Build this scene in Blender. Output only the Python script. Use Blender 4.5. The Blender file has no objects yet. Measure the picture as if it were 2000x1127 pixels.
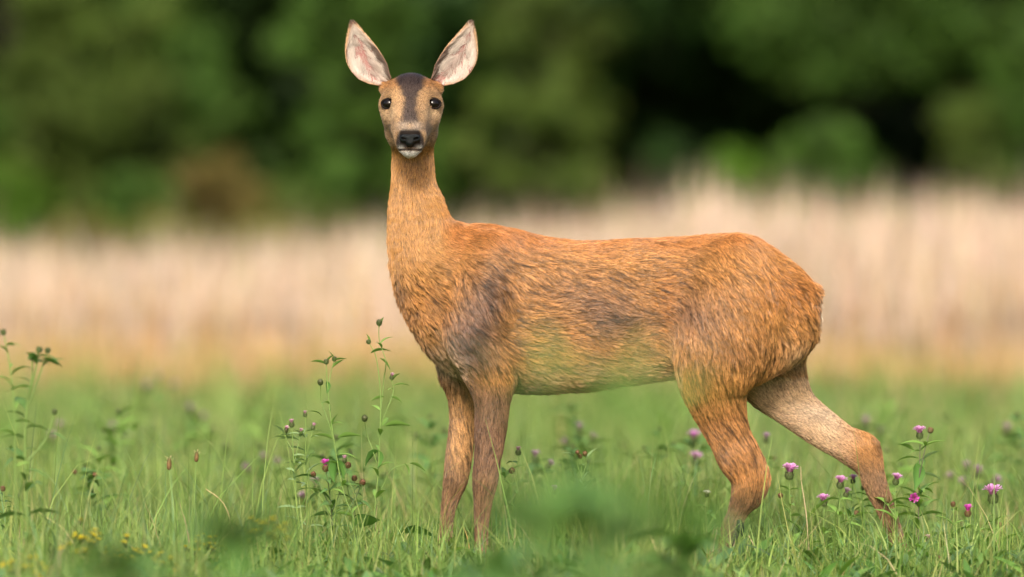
import bpy, math, random
import numpy as np
from mathutils import Vector, Matrix, kdtree

# ------------------------------------------------------------------ camera, world, sun, exposure
S = bpy.context.scene
COL = S.collection
CAM_H, CAM_D, FPX = 0.58, 12.0, 12000.0      # eye height, metres to the deer, focal length in photo pixels
cam = bpy.data.cameras.new('camera')
cam.sensor_width = 36.0
cam.lens = 36.0 * FPX / 2000.0
cam.clip_start, cam.clip_end = 0.1, 2000.0
cam.dof.use_dof = True
cam.dof.focus_distance = CAM_D - 0.08
cam.dof.aperture_fstop = cam.lens / 92.0
cam_o = bpy.data.objects.new('camera', cam)
cam_o.location = (0, -CAM_D, CAM_H)
cam_o.rotation_euler = (math.radians(90), 0, 0)
COL.objects.link(cam_o)
S.camera = cam_o

SUN_EL, SUN_AZ = math.radians(36), math.radians(-174)     # azimuth from +Y clockwise: behind the camera
sun_dir = Vector((math.sin(SUN_AZ) * math.cos(SUN_EL), math.cos(SUN_AZ) * math.cos(SUN_EL), math.sin(SUN_EL)))
W = bpy.data.worlds.new('World'); S.world = W; W.use_nodes = True
nt = W.node_tree
sky = nt.nodes.new('ShaderNodeTexSky'); sky.sky_type = 'NISHITA'; sky.sun_disc = False
sky.sun_elevation = SUN_EL; sky.sun_rotation = SUN_AZ; sky.air_density = 1.0; sky.dust_density = 6.0
nt.links.new(sky.outputs[0], nt.nodes['Background'].inputs[0])
nt.nodes['Background'].inputs[1].default_value = 0.10
sl = bpy.data.lights.new('sun', 'SUN'); sl.energy = 2.1; sl.angle = math.radians(14); sl.color = (1.0, 0.93, 0.82)
so = bpy.data.objects.new('sun', sl); COL.objects.link(so)
so.rotation_euler = sun_dir.to_track_quat('Z', 'Y').to_euler()
so.location = (0, -20, 20)
vs = S.view_settings
vs.view_transform = 'Standard'; vs.look = 'None'; vs.exposure = 1.12; vs.gamma = 1.0; vs.use_curve_mapping = False
S.cycles.use_denoising = True
S.cycles.max_bounces = 8; S.cycles.diffuse_bounces = 4; S.cycles.transmission_bounces = 4; S.cycles.transparent_max_bounces = 8
S.cycles.caustics_reflective = False; S.cycles.caustics_refractive = False

# ------------------------------------------------------------------ helpers
R = np.random.default_rng(7)
random.seed(7)

def PX(px, py, y=0.0):
    """photo pixel at depth y (metres behind the deer's mid plane) -> world point"""
    s = FPX / (CAM_D + y)
    return np.array([(px - 1000.0) / s, y, CAM_H - (py - 563.5) / s])

def lin(r, g, b):
    f = lambda c: (c / 255 / 12.92) if c / 255 <= 0.04045 else ((c / 255 + 0.055) / 1.055) ** 2.4
    return np.array([f(r), f(g), f(b)])

def tag(o, label=None, cat=None, group=None, kind=None):
    if label: o['label'] = label
    if cat: o['category'] = cat
    if group: o['group'] = group
    if kind: o['kind'] = kind
    return o

def empty(name, loc):
    o = bpy.data.objects.new(name, None); o.empty_display_size = 0.05
    o.location = [float(c) for c in loc]
    COL.objects.link(o); return o

def mesh(name, V, F, mat, col=None, smooth=True):
    V = np.asarray(V, np.float32); F = np.asarray(F, np.int32)
    me = bpy.data.meshes.new(name)
    me.vertices.add(len(V)); me.vertices.foreach_set('co', V.ravel())
    k = F.shape[1]
    me.loops.add(F.size); me.loops.foreach_set('vertex_index', F.ravel())
    me.polygons.add(len(F)); me.polygons.foreach_set('loop_start', np.arange(0, F.size, k, dtype=np.int32))
    me.update(calc_edges=True)
    if smooth: me.polygons.foreach_set('use_smooth', np.ones(len(F), bool))
    if col is not None:
        a = me.attributes.new('tint', 'FLOAT_COLOR', 'POINT')
        c = np.ones((len(V), 4), np.float32); c[:, :3] = col
        a.data.foreach_set('color', c.ravel())
    me.materials.append(mat)
    return me

def obj(name, me, parent=None, loc=None):
    o = bpy.data.objects.new(name, me); COL.objects.link(o)
    if parent is not None: o.parent = parent
    if loc is not None: o.location = [float(c) for c in loc]
    return o

class MB:
    """collects quads into one mesh"""
    def __init__(s): s.V, s.F, s.C, s.n = [], [], [], 0
    def add(s, V, F, c):
        V = np.asarray(V, float); F = np.asarray(F, int)
        s.V.append(V); s.F.append(F + s.n); s.n += len(V)
        c = np.asarray(c, float)
        s.C.append(np.broadcast_to(c, (len(V), 3)))
    def tube(s, pts, rad, c, n=6):
        pts = np.asarray(pts, float); m = len(pts)
        rad = np.broadcast_to(rad, (m,))
        T = np.gradient(pts, axis=0); T /= np.linalg.norm(T, axis=1)[:, None] + 1e-9
        ref = np.array([0.3, 1.0, 0.1]) if abs(T[0, 2]) > 0.6 else np.array([0, 0, 1.0])
        A = np.cross(T, ref); A /= np.linalg.norm(A, axis=1)[:, None] + 1e-9
        B = np.cross(T, A)
        th = np.arange(n) / n * 2 * np.pi
        V = pts[:, None] + rad[:, None, None] * (np.cos(th)[None, :, None] * A[:, None] + np.sin(th)[None, :, None] * B[:, None])
        i, j = np.meshgrid(np.arange(m - 1), np.arange(n), indexing='ij')
        F = np.stack([i * n + j, i * n + (j + 1) % n, (i + 1) * n + (j + 1) % n, (i + 1) * n + j], -1).reshape(-1, 4)
        cc = np.asarray(c, float)
        if cc.ndim == 2: cc = np.repeat(cc, n, axis=0)
        s.add(V.reshape(-1, 3), F, cc)
    def build(s, name, mat, smooth=True):
        return mesh(name, np.concatenate(s.V), np.concatenate(s.F), mat, np.concatenate(s.C), smooth)

def vnoise(p, seed=0):
    """value noise in 0..1 at points (N,3)"""
    p = np.asarray(p, float); i = np.floor(p).astype(np.int64); f = p - i; f = f * f * (3 - 2 * f)
    def h(a, b, c):
        n = (a * 374761393 + b * 668265263 + c * 2147483647 + seed * 974634777) & 0xffffffff
        n = ((n ^ (n >> 13)) * 1274126177) & 0xffffffff
        return ((n ^ (n >> 16)) & 0xffff) / 65535.0
    r = 0
    for dx in (0, 1):
        for dy in (0, 1):
            for dz in (0, 1):
                w = (f[:, 0] if dx else 1 - f[:, 0]) * (f[:, 1] if dy else 1 - f[:, 1]) * (f[:, 2] if dz else 1 - f[:, 2])
                r = r + w * h(i[:, 0] + dx, i[:, 1] + dy, i[:, 2] + dz)
    return r

def sstep(a, b, x):
    t = np.clip((x - a) / (b - a), 0, 1); return t * t * (3 - 2 * t)

# ------------------------------------------------------------------ materials
def new_mat(name):
    m = bpy.data.materials.new(name); m.use_nodes = True
    for n in list(m.node_tree.nodes): m.node_tree.nodes.remove(n)
    out = m.node_tree.nodes.new('ShaderNodeOutputMaterial')
    return m, m.node_tree, out

def leafy(name, trans=0.35, rough=0.55, spec=0.35, warm=1.25, noise=14.0):
    """tinted by the mesh's own colour attribute, light passes through the blades"""
    m, t, out = new_mat(name)
    at = t.nodes.new('ShaderNodeAttribute'); at.attribute_name = 'tint'
    no = t.nodes.new('ShaderNodeTexNoise'); no.inputs['Scale'].default_value = noise
    mr = t.nodes.new('ShaderNodeMapRange'); mr.inputs['To Min'].default_value = 0.72; mr.inputs['To Max'].default_value = 1.28
    t.links.new(no.outputs['Fac'], mr.inputs['Value'])
    mx = t.nodes.new('ShaderNodeVectorMath'); mx.operation = 'SCALE'
    t.links.new(at.outputs['Color'], mx.inputs[0]); t.links.new(mr.outputs[0], mx.inputs['Scale'])
    b = t.nodes.new('ShaderNodeBsdfPrincipled')
    b.inputs['Roughness'].default_value = rough; b.inputs['Specular IOR Level'].default_value = spec
    t.links.new(mx.outputs[0], b.inputs['Base Color'])
    tr = t.nodes.new('ShaderNodeBsdfTranslucent')
    m2 = t.nodes.new('ShaderNodeVectorMath'); m2.operation = 'MULTIPLY'; m2.inputs[1].default_value = (warm, warm * 1.05, 0.6)
    t.links.new(mx.outputs[0], m2.inputs[0]); t.links.new(m2.outputs[0], tr.inputs['Color'])
    ms = t.nodes.new('ShaderNodeMixShader'); ms.inputs[0].default_value = trans
    t.links.new(b.outputs[0], ms.inputs[1]); t.links.new(tr.outputs[0], ms.inputs[2])
    t.links.new(ms.outputs[0], out.inputs[0])
    return m

def solid(name, rough=0.6, spec=0.4, color=None, bump=0.0, bscale=60.0, coat=0.0):
    m, t, out = new_mat(name)
    b = t.nodes.new('ShaderNodeBsdfPrincipled')
    b.inputs['Roughness'].default_value = rough; b.inputs['Specular IOR Level'].default_value = spec
    b.inputs['Coat Weight'].default_value = coat; b.inputs['Coat Roughness'].default_value = 0.03
    if color is None:
        at = t.nodes.new('ShaderNodeAttribute'); at.attribute_name = 'tint'
        t.links.new(at.outputs['Color'], b.inputs['Base Color'])
    else:
        b.inputs['Base Color'].default_value = (*color, 1)
    if bump:
        no = t.nodes.new('ShaderNodeTexNoise'); no.inputs['Scale'].default_value = bscale; no.inputs['Detail'].default_value = 5
        bp = t.nodes.new('ShaderNodeBump'); bp.inputs['Strength'].default_value = bump; bp.inputs['Distance'].default_value = 0.002
        t.links.new(no.outputs['Fac'], bp.inputs['Height']); t.links.new(bp.outputs[0], b.inputs['Normal'])
    t.links.new(b.outputs[0], out.inputs[0])
    return m

def hair_mat(name, root=0.30, rough=0.38, spec=0.45):
    m, t, out = new_mat(name)
    at = t.nodes.new('ShaderNodeAttribute'); at.attribute_name = 'tint'
    hi = t.nodes.new('ShaderNodeHairInfo')
    mr = t.nodes.new('ShaderNodeMapRange'); mr.inputs['To Min'].default_value = root; mr.inputs['To Max'].default_value = 1.12
    t.links.new(hi.outputs['Intercept'], mr.inputs['Value'])
    mx = t.nodes.new('ShaderNodeVectorMath'); mx.operation = 'SCALE'
    t.links.new(at.outputs['Color'], mx.inputs[0]); t.links.new(mr.outputs[0], mx.inputs['Scale'])
    b = t.nodes.new('ShaderNodeBsdfPrincipled')
    b.inputs['Roughness'].default_value = rough; b.inputs['Specular IOR Level'].default_value = spec
    t.links.new(mx.outputs[0], b.inputs['Base Color'])
    t.links.new(b.outputs[0], out.inputs[0])
    return m

M_GRASS = leafy('grass_blades', 0.4)
M_STRAW = leafy('straw', 0.25, 0.7, 0.2, 1.1)
M_LEAF = leafy('herb_leaf', 0.3, 0.5, 0.35, 1.25, 60.0)
M_PETAL = leafy('petal', 0.3, 0.6, 0.2, 1.1, 60.0)
M_CROWN = leafy('tree_leaf', 0.28, 0.6, 0.15, 1.2, 0.8)
M_BARK = solid('bark', 0.9, 0.1, None, 0.6, 30)
M_SKIN = solid('skin', 0.8, 0.1)
M_FUR = hair_mat('fur')
M_EARHAIR = hair_mat('ear_hair', 0.8)
M_EYE = solid('eye', 0.06, 0.35, (0.006, 0.004, 0.003))
M_LID = solid('eyelid', 0.8, 0.1, (0.012, 0.009, 0.008))
M_NOSE = solid('nose', 0.24, 0.25, (0.003, 0.0045, 0.005), 0.5, 420)
M_HOOF = solid('hoof', 0.6, 0.25, (0.009, 0.008, 0.007), 0.2, 200)

# ------------------------------------------------------------------ ground
def make_ground():
    m, t, out = new_mat('soil_and_moss')
    tc = t.nodes.new('ShaderNodeTexCoord')
    no = t.nodes.new('ShaderNodeTexNoise'); no.inputs['Scale'].default_value = 3.0; no.inputs['Detail'].default_value = 8
    t.links.new(tc.outputs['Object'], no.inputs['Vector'])
    cr = t.nodes.new('ShaderNodeValToRGB')
    cr.color_ramp.elements[0].position = 0.35; cr.color_ramp.elements[0].color = (0.035, 0.05, 0.014, 1)
    cr.color_ramp.elements[1].position = 0.7; cr.color_ramp.elements[1].color = (0.085, 0.12, 0.03, 1)
    t.links.new(no.outputs['Fac'], cr.inputs[0])
    b = t.nodes.new('ShaderNodeBsdfPrincipled'); b.inputs['Roughness'].default_value = 0.95; b.inputs['Specular IOR Level'].default_value = 0.1
    t.links.new(cr.outputs[0], b.inputs['Base Color']); t.links.new(b.outputs[0], out.inputs[0])
    n = 60
    g = np.sign(np.linspace(-1, 1, n + 1)) * np.abs(np.linspace(-1, 1, n + 1)) ** 3 * 600
    X, Y = np.meshgrid(g, g, indexing='ij')
    V = np.stack([X, Y, np.zeros_like(X)], -1).reshape(-1, 3)
    i, j = np.meshgrid(np.arange(n), np.arange(n), indexing='ij')
    a = i * (n + 1) + j
    F = np.stack([a, a + n + 1, a + n + 2, a + 1], -1).reshape(-1, 4)
    o = obj('ground', mesh('ground', V, F, m)); tag(o, 'green meadow ground under the grass', 'ground', kind='structure')
make_ground()

# ------------------------------------------------------------------ blades of grass (bulk)
def ribbons(P, h, w, az, lean, curl, col, prof, shade=None):
    """N bent ribbons; prof = width factor at each level. returns V, F, C"""
    N = len(P); L = len(prof); t = np.linspace(0, 1, L)
    d = np.stack([np.cos(az), np.sin(az), np.zeros(N)], -1)
    fa = az + np.pi / 2 + R.normal(0, 0.9, N)
    sd = np.stack([np.cos(fa), np.sin(fa), np.zeros(N)], -1)
    off = (lean[:, None] * t + curl[:, None] * t ** 2.2) * h[:, None]
    zz = h[:, None] * (t - 0.45 * np.clip(curl, 0, 2)[:, None] * t ** 3)
    C = P[:, None] + d[:, None] * off[..., None]
    C[..., 2] += zz
    hw = 0.5 * w[:, None] * np.asarray(prof)[None]
    V = np.stack([C - sd[:, None] * hw[..., None], C + sd[:, None] * hw[..., None]], 2)      # N,L,2,3
    b = (np.arange(N) * L * 2)[:, None] + (np.arange(L - 1) * 2)[None]
    F = np.stack([b, b + 1, b + 3, b + 2], -1).reshape(-1, 4)
    cc = col[:, None, None, :] * (np.ones(L) if shade is None else np.asarray(shade))[None, :, None, None]
    cc = np.broadcast_to(cc, (N, L, 2, 3))
    return V.reshape(-1, 3), F, cc.reshape(-1, 3)

def pick(cols, wts, N):
    k = R.choice(len(cols), N, p=np.array(wts) / sum(wts))
    return np.array(cols)[k] * R.uniform(0.75, 1.25, (N, 1)) * R.uniform(0.92, 1.08, (N, 3))

G_COLS = [(0.17, 0.26, 0.06), (0.22, 0.305, 0.08), (0.125, 0.205, 0.05), (0.29, 0.325, 0.11), (0.13, 0.225, 0.095), (0.42, 0.35, 0.19)]
G_W = [5, 5, 3, 3, 1.5, 0.45]
PROF = [0.75, 1.0, 0.85, 0.5, 0.06]

def front_tall(x, y):
    """how tall the grass stands between the camera and the deer"""
    xi = x * CAM_D / (CAM_D + y)
    c = 0.62 + 0.75 * np.exp(-((xi - 0.17) / 0.17) ** 2) + 0.55 * np.exp(-((xi + 0.78) / 0.3) ** 2) - 0.25 * np.exp(-((xi - 0.75) / 0.35) ** 2)
    return c

def make_meadow():
    mb = MB()
    def zone(y0, y1, dens, hs, ws, side=0.75, levels=PROF, front=False):
        hw = (CAM_D + y1) / CAM_D * 1.0 + side
        N = int((y1 - y0) * 2 * hw * dens)
        P = np.zeros((N, 3)); P[:, 0] = R.uniform(-hw, hw, N); P[:, 1] = R.uniform(y0, y1, N)
        keep = np.abs(P[:, 0]) < (CAM_D + P[:, 1]) / CAM_D + side
        P = P[keep]; N = len(P)
        pn = vnoise(P * np.array([2.2, 1.6, 1]), 3)
        h = hs * np.minimum(R.gamma(4.5, 1 / 4.5, N), 1.75) * (0.55 + 0.9 * pn)
        if front: h *= front_tall(P[:, 0], P[:, 1])
        w = ws * R.uniform(0.6, 1.5, N)
        col = pick(G_COLS, G_W, N) * (0.8 + 0.45 * vnoise(P * 1.1, 9))[:, None]
        straw = vnoise(P * np.array([3.0, 3.0, 1]), 21) > 0.72
        k = straw & (R.random(N) < 0.12); col[k] = np.array([0.42, 0.34, 0.17]) * R.uniform(0.7, 1.2, (k.sum(), 1))
        V, F, C = ribbons(P, h, w, R.uniform(0, 2 * np.pi, N), R.normal(0.12, 0.16, N), np.abs(R.normal(0.25, 0.3, N)), col, levels)
        mb.add(V, F, C)
    short = [0.8, 1.0, 0.7, 0.08]
    zone(-5.0, -2.2, 900, 0.125, 0.0042, 0.35, short, True)
    zone(-2.2, -0.5, 2600, 0.10, 0.0034, 0.5, PROF, True)
    zone(-0.5, 0.7, 6200, 0.08, 0.0030, 0.55, PROF)
    zone(0.7, 3.0, 3400, 0.135, 0.0036, 0.6, PROF)
    zone(3.0, 8.0, 1200, 0.155, 0.0055, 1.5, short)
    zone(8.0, 17.5, 420, 0.17, 0.009, 2.6, short)
    thin = [0.9, 1.0, 0.8, 0.5, 0.1]
    zone(-0.5, 1.2, 420, 0.17, 0.0020, 0.5, thin)
    zone(1.2, 5.0, 220, 0.20, 0.0026, 0.6, thin)
    zone(-2.0, -0.5, 160, 0.14, 0.0020, 0.5, thin, True)
    # small broad leaves low among the blades
    N = 30000
    P = np.zeros((N, 3)); P[:, 1] = R.uniform(-3.2, 8.0, N); P[:, 0] = R.uniform(-1, 1, N) * ((CAM_D + P[:, 1]) / CAM_D + 0.5)
    P[:, 2] = R.uniform(0.0, 0.065, N) * np.where(P[:, 1] < -0.5, np.clip(front_tall(P[:, 0], P[:, 1]), 0.3, 2), 1)
    h = R.uniform(0.02, 0.055, N)
    V, F, C = ribbons(P, h, h * R.uniform(0.35, 0.6, N), R.uniform(0, 2 * np.pi, N), R.normal(0.7, 0.3, N), np.abs(R.normal(0.5, 0.3, N)),
                      pick([(0.10, 0.21, 0.045), (0.15, 0.26, 0.06), (0.11, 0.21, 0.08)], [1, 1, .6], N), [0.15, 0.8, 1.0, 0.7, 0.08])
    mb.add(V, F, C)
    o = obj('meadow_grass', mb.build('meadow_grass', M_GRASS))
    tag(o, 'green meadow grass growing round the deer', 'grass', kind='stuff')
make_meadow()

def make_dry_grass():
    mb = MB()
    def zone(y0, y1, dens, hs, ws, cols, wts, prof, shade, hfun=None, side=1.0):
        side = side + 0.085 * (CAM_D + y1)
        hw = (CAM_D + y1) / CAM_D + side
        N = int((y1 - y0) * 2 * hw * dens)
        P = np.zeros((N, 3)); P[:, 0] = R.uniform(-hw, hw, N); P[:, 1] = R.uniform(y0, y1, N)
        P = P[np.abs(P[:, 0]) < (CAM_D + P[:, 1]) / CAM_D + side]; N = len(P)
        h = hs * np.clip(R.normal(0.97, 0.19, N), 0.5, 1.45) * (0.86 + 0.28 * vnoise(P * np.array([0.9, 0.35, 1]), 5))
        if hfun is not None: h *= hfun(P)
        col = pick(cols, wts, N) * (0.9 + 0.2 * vnoise(P * np.array([0.55, 0.2, 1]), 8))[:, None]
        xi = P[:, 0] * CAM_D / (CAM_D + P[:, 1]); gm = (sstep(-0.15, -0.6, xi) * sstep(22, 34, P[:, 1]) * 0.75 * R.random(N))[:, None]; col = col * (1 - gm) + np.array([0.15, 0.17, 0.05]) * gm
        V, F, C = ribbons(P, h, ws * R.uniform(0.6, 1.5, N), R.uniform(0, 2 * np.pi, N), R.normal(0.05, 0.07, N), np.abs(R.normal(0.06, 0.1, N)), col, prof, shade)
        mb.add(V, F, C)
    straw = [(0.53, 0.41, 0.325), (0.57, 0.45, 0.365), (0.47, 0.36, 0.265), (0.39, 0.29, 0.20)]
    gold = [(0.50, 0.32, 0.15), (0.44, 0.29, 0.11), (0.30, 0.30, 0.09), (0.60, 0.42, 0.25)]
    stalk = [0.5, 0.45, 0.4, 1.6, 1.0, 0.1]; leafp = [0.7, 1.2, 0.9, 0.1]
    right = lambda P: 0.74 + 0.22 * sstep(-0.7, 1.0, P[:, 0] * CAM_D / (CAM_D + P[:, 1]))
    zone(14.5, 18.0, 330, 0.34, 0.009, gold, [3, 2, 2, 2], leafp, None)
    zone(16.5, 20.0, 430, 0.72, 0.011, straw + gold[:1], [3, 3, 2, 1, 2], stalk, None, right)
    zone(16.5, 20.0, 300, 0.50, 0.014, straw + gold[:1], [3, 2, 2, 1, 2], leafp, None, right)
    zone(19.0, 30.0, 190, 0.93, 0.014, straw, [3, 3, 2, 1], stalk, None, right)
    zone(19.0, 30.0, 90, 0.62, 0.017, straw, [3, 3, 2, 1], leafp, None, right)
    zone(30.0, 46.0, 70, 1.02, 0.022, straw + [(0.25, 0.27, 0.1)], [3, 3, 2, 1, .6], stalk, None, right)
    zone(24.0, 46.0, 26, 1.08, 0.010, straw + [(0.22, 0.23, 0.09)], [2, 1, 2, 3, 2], stalk, None, right)
    o = obj('dry_grass', mb.build('dry_grass', M_STRAW))
    tag(o, 'tall pale straw coloured dry grass in front of the wood', 'dry grass', kind='stuff')
make_dry_grass()

# ------------------------------------------------------------------ trees and bushes at the edge of the wood
def leaf_cards(C, n, size, col, rng):
    """bent leaf-shaped faces scattered round centres C (M,4 = centre + radius)"""
    k = rng.choice(len(C), n, p=C[:, 3] ** 2 / (C[:, 3] ** 2).sum())
    d = rng.normal(0, 1, (n, 3)); d /= np.linalg.norm(d, axis=1)[:, None]
    r = C[k, 3] * rng.random(n) ** 0.42
    P = C[k, :3] + d * r[:, None] * np.array([1, 1, 0.8])
    P[:, 2] = np.maximum(P[:, 2], 0.05)
    a = rng.normal(0, 1, (n, 3)); a[:, 2] -= 0.5; a /= np.linalg.norm(a, axis=1)[:, None]
    b = np.cross(a, d + rng.normal(0, 0.5, (n, 3))); b /= np.linalg.norm(b, axis=1)[:, None] + 1e-9
    s = size * rng.uniform(0.6, 1.4, n)[:, None]
    V = np.stack([P - a * s, P + b * s * 0.55, P + a * s, P - b * s * 0.55], 1).reshape(-1, 3)
    F = np.arange(4 * n).reshape(n, 4)
    c = col * rng.uniform(0.7, 1.3, (len(C), 1))[k] * rng.uniform(0.75, 1.25, (n, 1)) * rng.uniform(0.9, 1.1, (n, 3))
    return V, F, np.repeat(c, 4, axis=0)

def crown_lumps(base, width, z0, z1, n, rng, rr=0.42):
    C = np.zeros((n, 4))
    for i in range(n):
        t = (i + rng.random()) / n
        z = z0 + (z1 - z0) * t
        prof = math.sin(math.pi * min(0.97, 0.22 + 0.74 * t)) ** 0.7
        a = rng.random() * 2 * math.pi; q = width * prof * math.sqrt(rng.random())
        C[i] = (base[0] + math.cos(a) * q, base[1] + math.sin(a) * q * 0.8, z, width * rr * rng.uniform(0.6, 1.25))
    return C

def tree(name, label, cat, group, base, h, width, z0, n_lumps, n_leaf, size, col, seed, bark=(0.02, 0.018, 0.012), trunk_r=None, rr=0.42):
    rng = np.random.default_rng(seed)
    root = empty(name, base); tag(root, label, cat, group)
    b0 = np.zeros(3)
    C = crown_lumps(b0, width, z0, h, n_lumps, rng, rr)
    mb = MB(); tr = trunk_r or 0.02 * h
    top = np.array([rng.normal(0, 0.1), rng.normal(0, 0.1), h * 0.85])
    tt = np.linspace(0, 1, 7)[:, None]
    trunk = tt * top + np.stack([np.sin(tt[:, 0] * 5 + seed) * 0.04 * h ** 0.5, np.cos(tt[:, 0] * 4) * 0.04, 0 * tt[:, 0]], -1) * tt
    trunk[0, 2] = -0.05
    mb.tube(trunk, tr * (1.15 - 0.95 * tt[:, 0]), bark, 8)
    for c in C[:: max(1, n_lumps // 12)]:
        q = min(0.8, max(0.12, c[2] / h * 0.75)); s = trunk[0] * (1 - q) + top * q
        mid = (s + c[:3]) / 2 + np.array([0, 0, 0.06 * h])
        u = np.linspace(0, 1, 5)[:, None]
        mb.tube(s * (1 - u) ** 2 + 2 * mid * u * (1 - u) + c[:3] * u ** 2, tr * (0.42 - 0.34 * u[:, 0]), bark, 5)
    obj('trunk', mb.build('trunk', M_BARK), root)
    V, F, cc = leaf_cards(C, n_leaf, size, np.array(col), rng)
    obj('crown', mesh('crown', V, F, M_CROWN, cc, False), root)
    return root

def bg(px, D):
    return ((px - 1000.0) * D / FPX, D - CAM_D, 0.0)

GREEN = (0.044, 0.092, 0.013); BRIGHT = (0.065, 0.135, 0.012); OLIVE = (0.064, 0.100, 0.017); DEEP_SHADE = (0.018, 0.042, 0.008); YEL = (0.14, 0.14, 0.03); TAN = (0.11, 0.088, 0.025)  # the darkest green has the deep shade of the wood put into it
bushes = [
    # px, distance, height, half width, lowest leaf, colour, label
    (20, 66, 1.75, 0.75, 0.15, BRIGHT, 'low bright green bush between the dry grass and the wood'),
    (160, 72, 4.6, 1.35, 0.5, OLIVE, 'broad olive green bush with a dull brownish side'),
    (330, 75, 4.4, 1.2, 0.4, GREEN, 'rounded mid green bush behind the tan shrub'),
    (265, 67, 1.7, 0.75, 0.15, GREEN, 'low mid green bush beside the tan shrub'),
    (430, 62, 1.85, 0.5, 0.2, TAN, 'small tan yellow shrub of withered leaves'),
    (540, 66, 1.5, 0.62, 0.2, OLIVE, 'low olive bush next to the tan shrub'),
    (640, 70, 1.95, 0.75, 0.2, GREEN, 'low green bush behind the deer\'s neck'),
    (690, 73, 4.4, 0.8, 2.4, GREEN, 'high hanging green bush behind the deer\'s ears'),
    (900, 71, 2.3, 0.95, 0.3, GREEN, 'round green bush behind the deer\'s withers'),
    (1060, 70, 4.3, 1.0, 0.9, OLIVE, 'olive green bush with yellowish tips above the deer\'s back'),
    (1430, 67, 2.0, 0.62, 0.4, BRIGHT, 'narrow bright green bush above the deer\'s rump'),
    (1320, 71, 2.3, 0.6, 1.0, DEEP_SHADE, 'small dark green bush in the shade of the wood'),
    (1610, 69, 2.35, 0.85, 0.7, GREEN, 'mid green bush standing beside the darkest gap of the wood'),
    (1640, 73, 4.7, 1.5, 3.2, GREEN, 'spreading green branch bush arching over the darkest gap'),
    (1880, 68, 2.6, 0.5, 1.5, OLIVE, 'yellowish olive bush at the end of the darkest gap'),
    (2050, 71, 4.2, 0.95, 1.8, GREEN, 'tall green bush past the darkest gap'),
    (150, 49, 1.02, 0.55, 0.05, YEL, 'low yellowish green shrub at the edge of the dry grass'),
    (330, 51, 1.15, 0.6, 0.05, (0.12, 0.13, 0.03), 'low dull green shrub standing in the dry grass below the tan one'),
    (520, 53, 1.12, 0.5, 0.05, YEL, 'small yellowish green shrub in the dry grass beside the deer\'s neck'),
    (680, 55, 1.15, 0.5, 0.05, (0.10, 0.12, 0.03), 'small grey green shrub in the dry grass behind the deer\'s neck'),
    (-160, 71, 3.6, 1.3, 0.2, GREEN, 'wide green bush past the bright green one'),
    (2250, 70, 2.8, 1.1, 0.2, GREEN, 'wide low green bush past the tall one'),
]
for i, (px, D, h, w, z0, c, lab) in enumerate(bushes):
    tree('bush', lab, 'bush', 'bushes along the edge of the wood', bg(px, D), h, w, z0, int(16 + 14 * w), int(3600 + 3600 * w), 0.085, c, 100 + i, trunk_r=0.05, rr=0.36)
for i in range(13):
    px = -900 + i * 320 + R.uniform(-60, 60); D = 79 + (i % 3) * 5 + R.uniform(-1, 1)
    tree('forest_tree', 'tall broad-leaved tree of the shady wood behind the bushes', 'tree', 'tall trees of the wood', bg(px, D), R.uniform(13, 17), 3.4, 3.6, 34, 8500, 0.26, DEEP_SHADE, 300 + i, trunk_r=0.12, rr=0.4)

def make_far_wood():
    rng = np.random.default_rng(5)
    n = 520
    C = np.zeros((n, 4)); C[:, 0] = rng.uniform(-34, 34, n); C[:, 1] = rng.uniform(85, 91, n); C[:, 2] = rng.uniform(0, 1, n) ** 1.7 * 13; C[:, 3] = rng.uniform(1.2, 2.4, n)
    V, F, cc = leaf_cards(C, 110000, 0.36, np.array(DEEP_SHADE) * 0.8, rng)  # darkened further: inner shade of the wood is in the leaf colour
    o = obj('far_wood', mesh('far_wood', V, F, M_CROWN, cc, False))
    tag(o, 'mass of leaves deep inside the wood, coloured dark for its shade', 'wood', kind='stuff')
make_far_wood()

# ------------------------------------------------------------------ the deer
# chains of (photo px, photo py, depth in mm, radius in mm); depth is negative towards the camera; sy = thickness in depth / radius in the picture
def P3(px, py, ymm): 
    return np.array([(px - 1000.0) / 1000.0, ymm / 1000.0, CAM_H - (py - 563.5) / 1000.0])

def spline(ch, sub):
    ch = np.array(ch, float); n = len(ch); out = []
    for i in range(n - 1):
        p0, p1, p2, p3 = ch[max(i - 1, 0)], ch[i], ch[i + 1], ch[min(i + 2, n - 1)]
        for k in range(sub):
            t = k / sub
            out.append(0.5 * (2 * p1 + (p2 - p0) * t + (2 * p0 - 5 * p1 + 4 * p2 - p3) * t * t + (3 * p1 - p0 - 3 * p2 + p3) * t ** 3))
    out.append(ch[-1]); return np.array(out)

CH = {}      # name: (points, sy, k, sub)
CH['trunk'] = ([(896, 560, 0, 97), (955, 580, 0, 137), (1040, 604, 0, 143), (1130, 612, 0, 141), (1230, 604, 0, 136), (1330, 598, 0, 134), (1415, 598, 0, 137), (1470, 614, 0, 116), (1520, 634, 0, 72)], 0.70, 0.03, 3)
CH['brisket'] = ([(884, 590, 0, 74), (912, 650, 0, 80), (960, 668, 0, 82), (1040, 668, 0, 84)], 0.72, 0.04, 3)
CH['neck'] = ([(806, 235, 10, 40), (806, 300, 14, 40), (807, 360, 12, 43), (811, 430, 6, 54), (823, 500, 0, 63), (868, 560, 0, 82), (920, 600, 0, 96)], 0.95, 0.045, 4)
CH['crest'] = ([(838, 405, 4, 16), (862, 458, 2, 24), (930, 505, 0, 46)], 0.8, 0.05, 3)
CH['rump'] = ([(1450, 532, 0, 64), (1515, 562, 0, 45), (1560, 578, 0, 25), (1590, 568, 0, 9)], 0.85, 0.04, 3)
CH['buttock_near'] = ([(1515, 595, -32, 56), (1532, 640, -34, 51), (1502, 684, -40, 37), (1470, 722, -50, 24)], 0.8, 0.06, 3)
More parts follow.
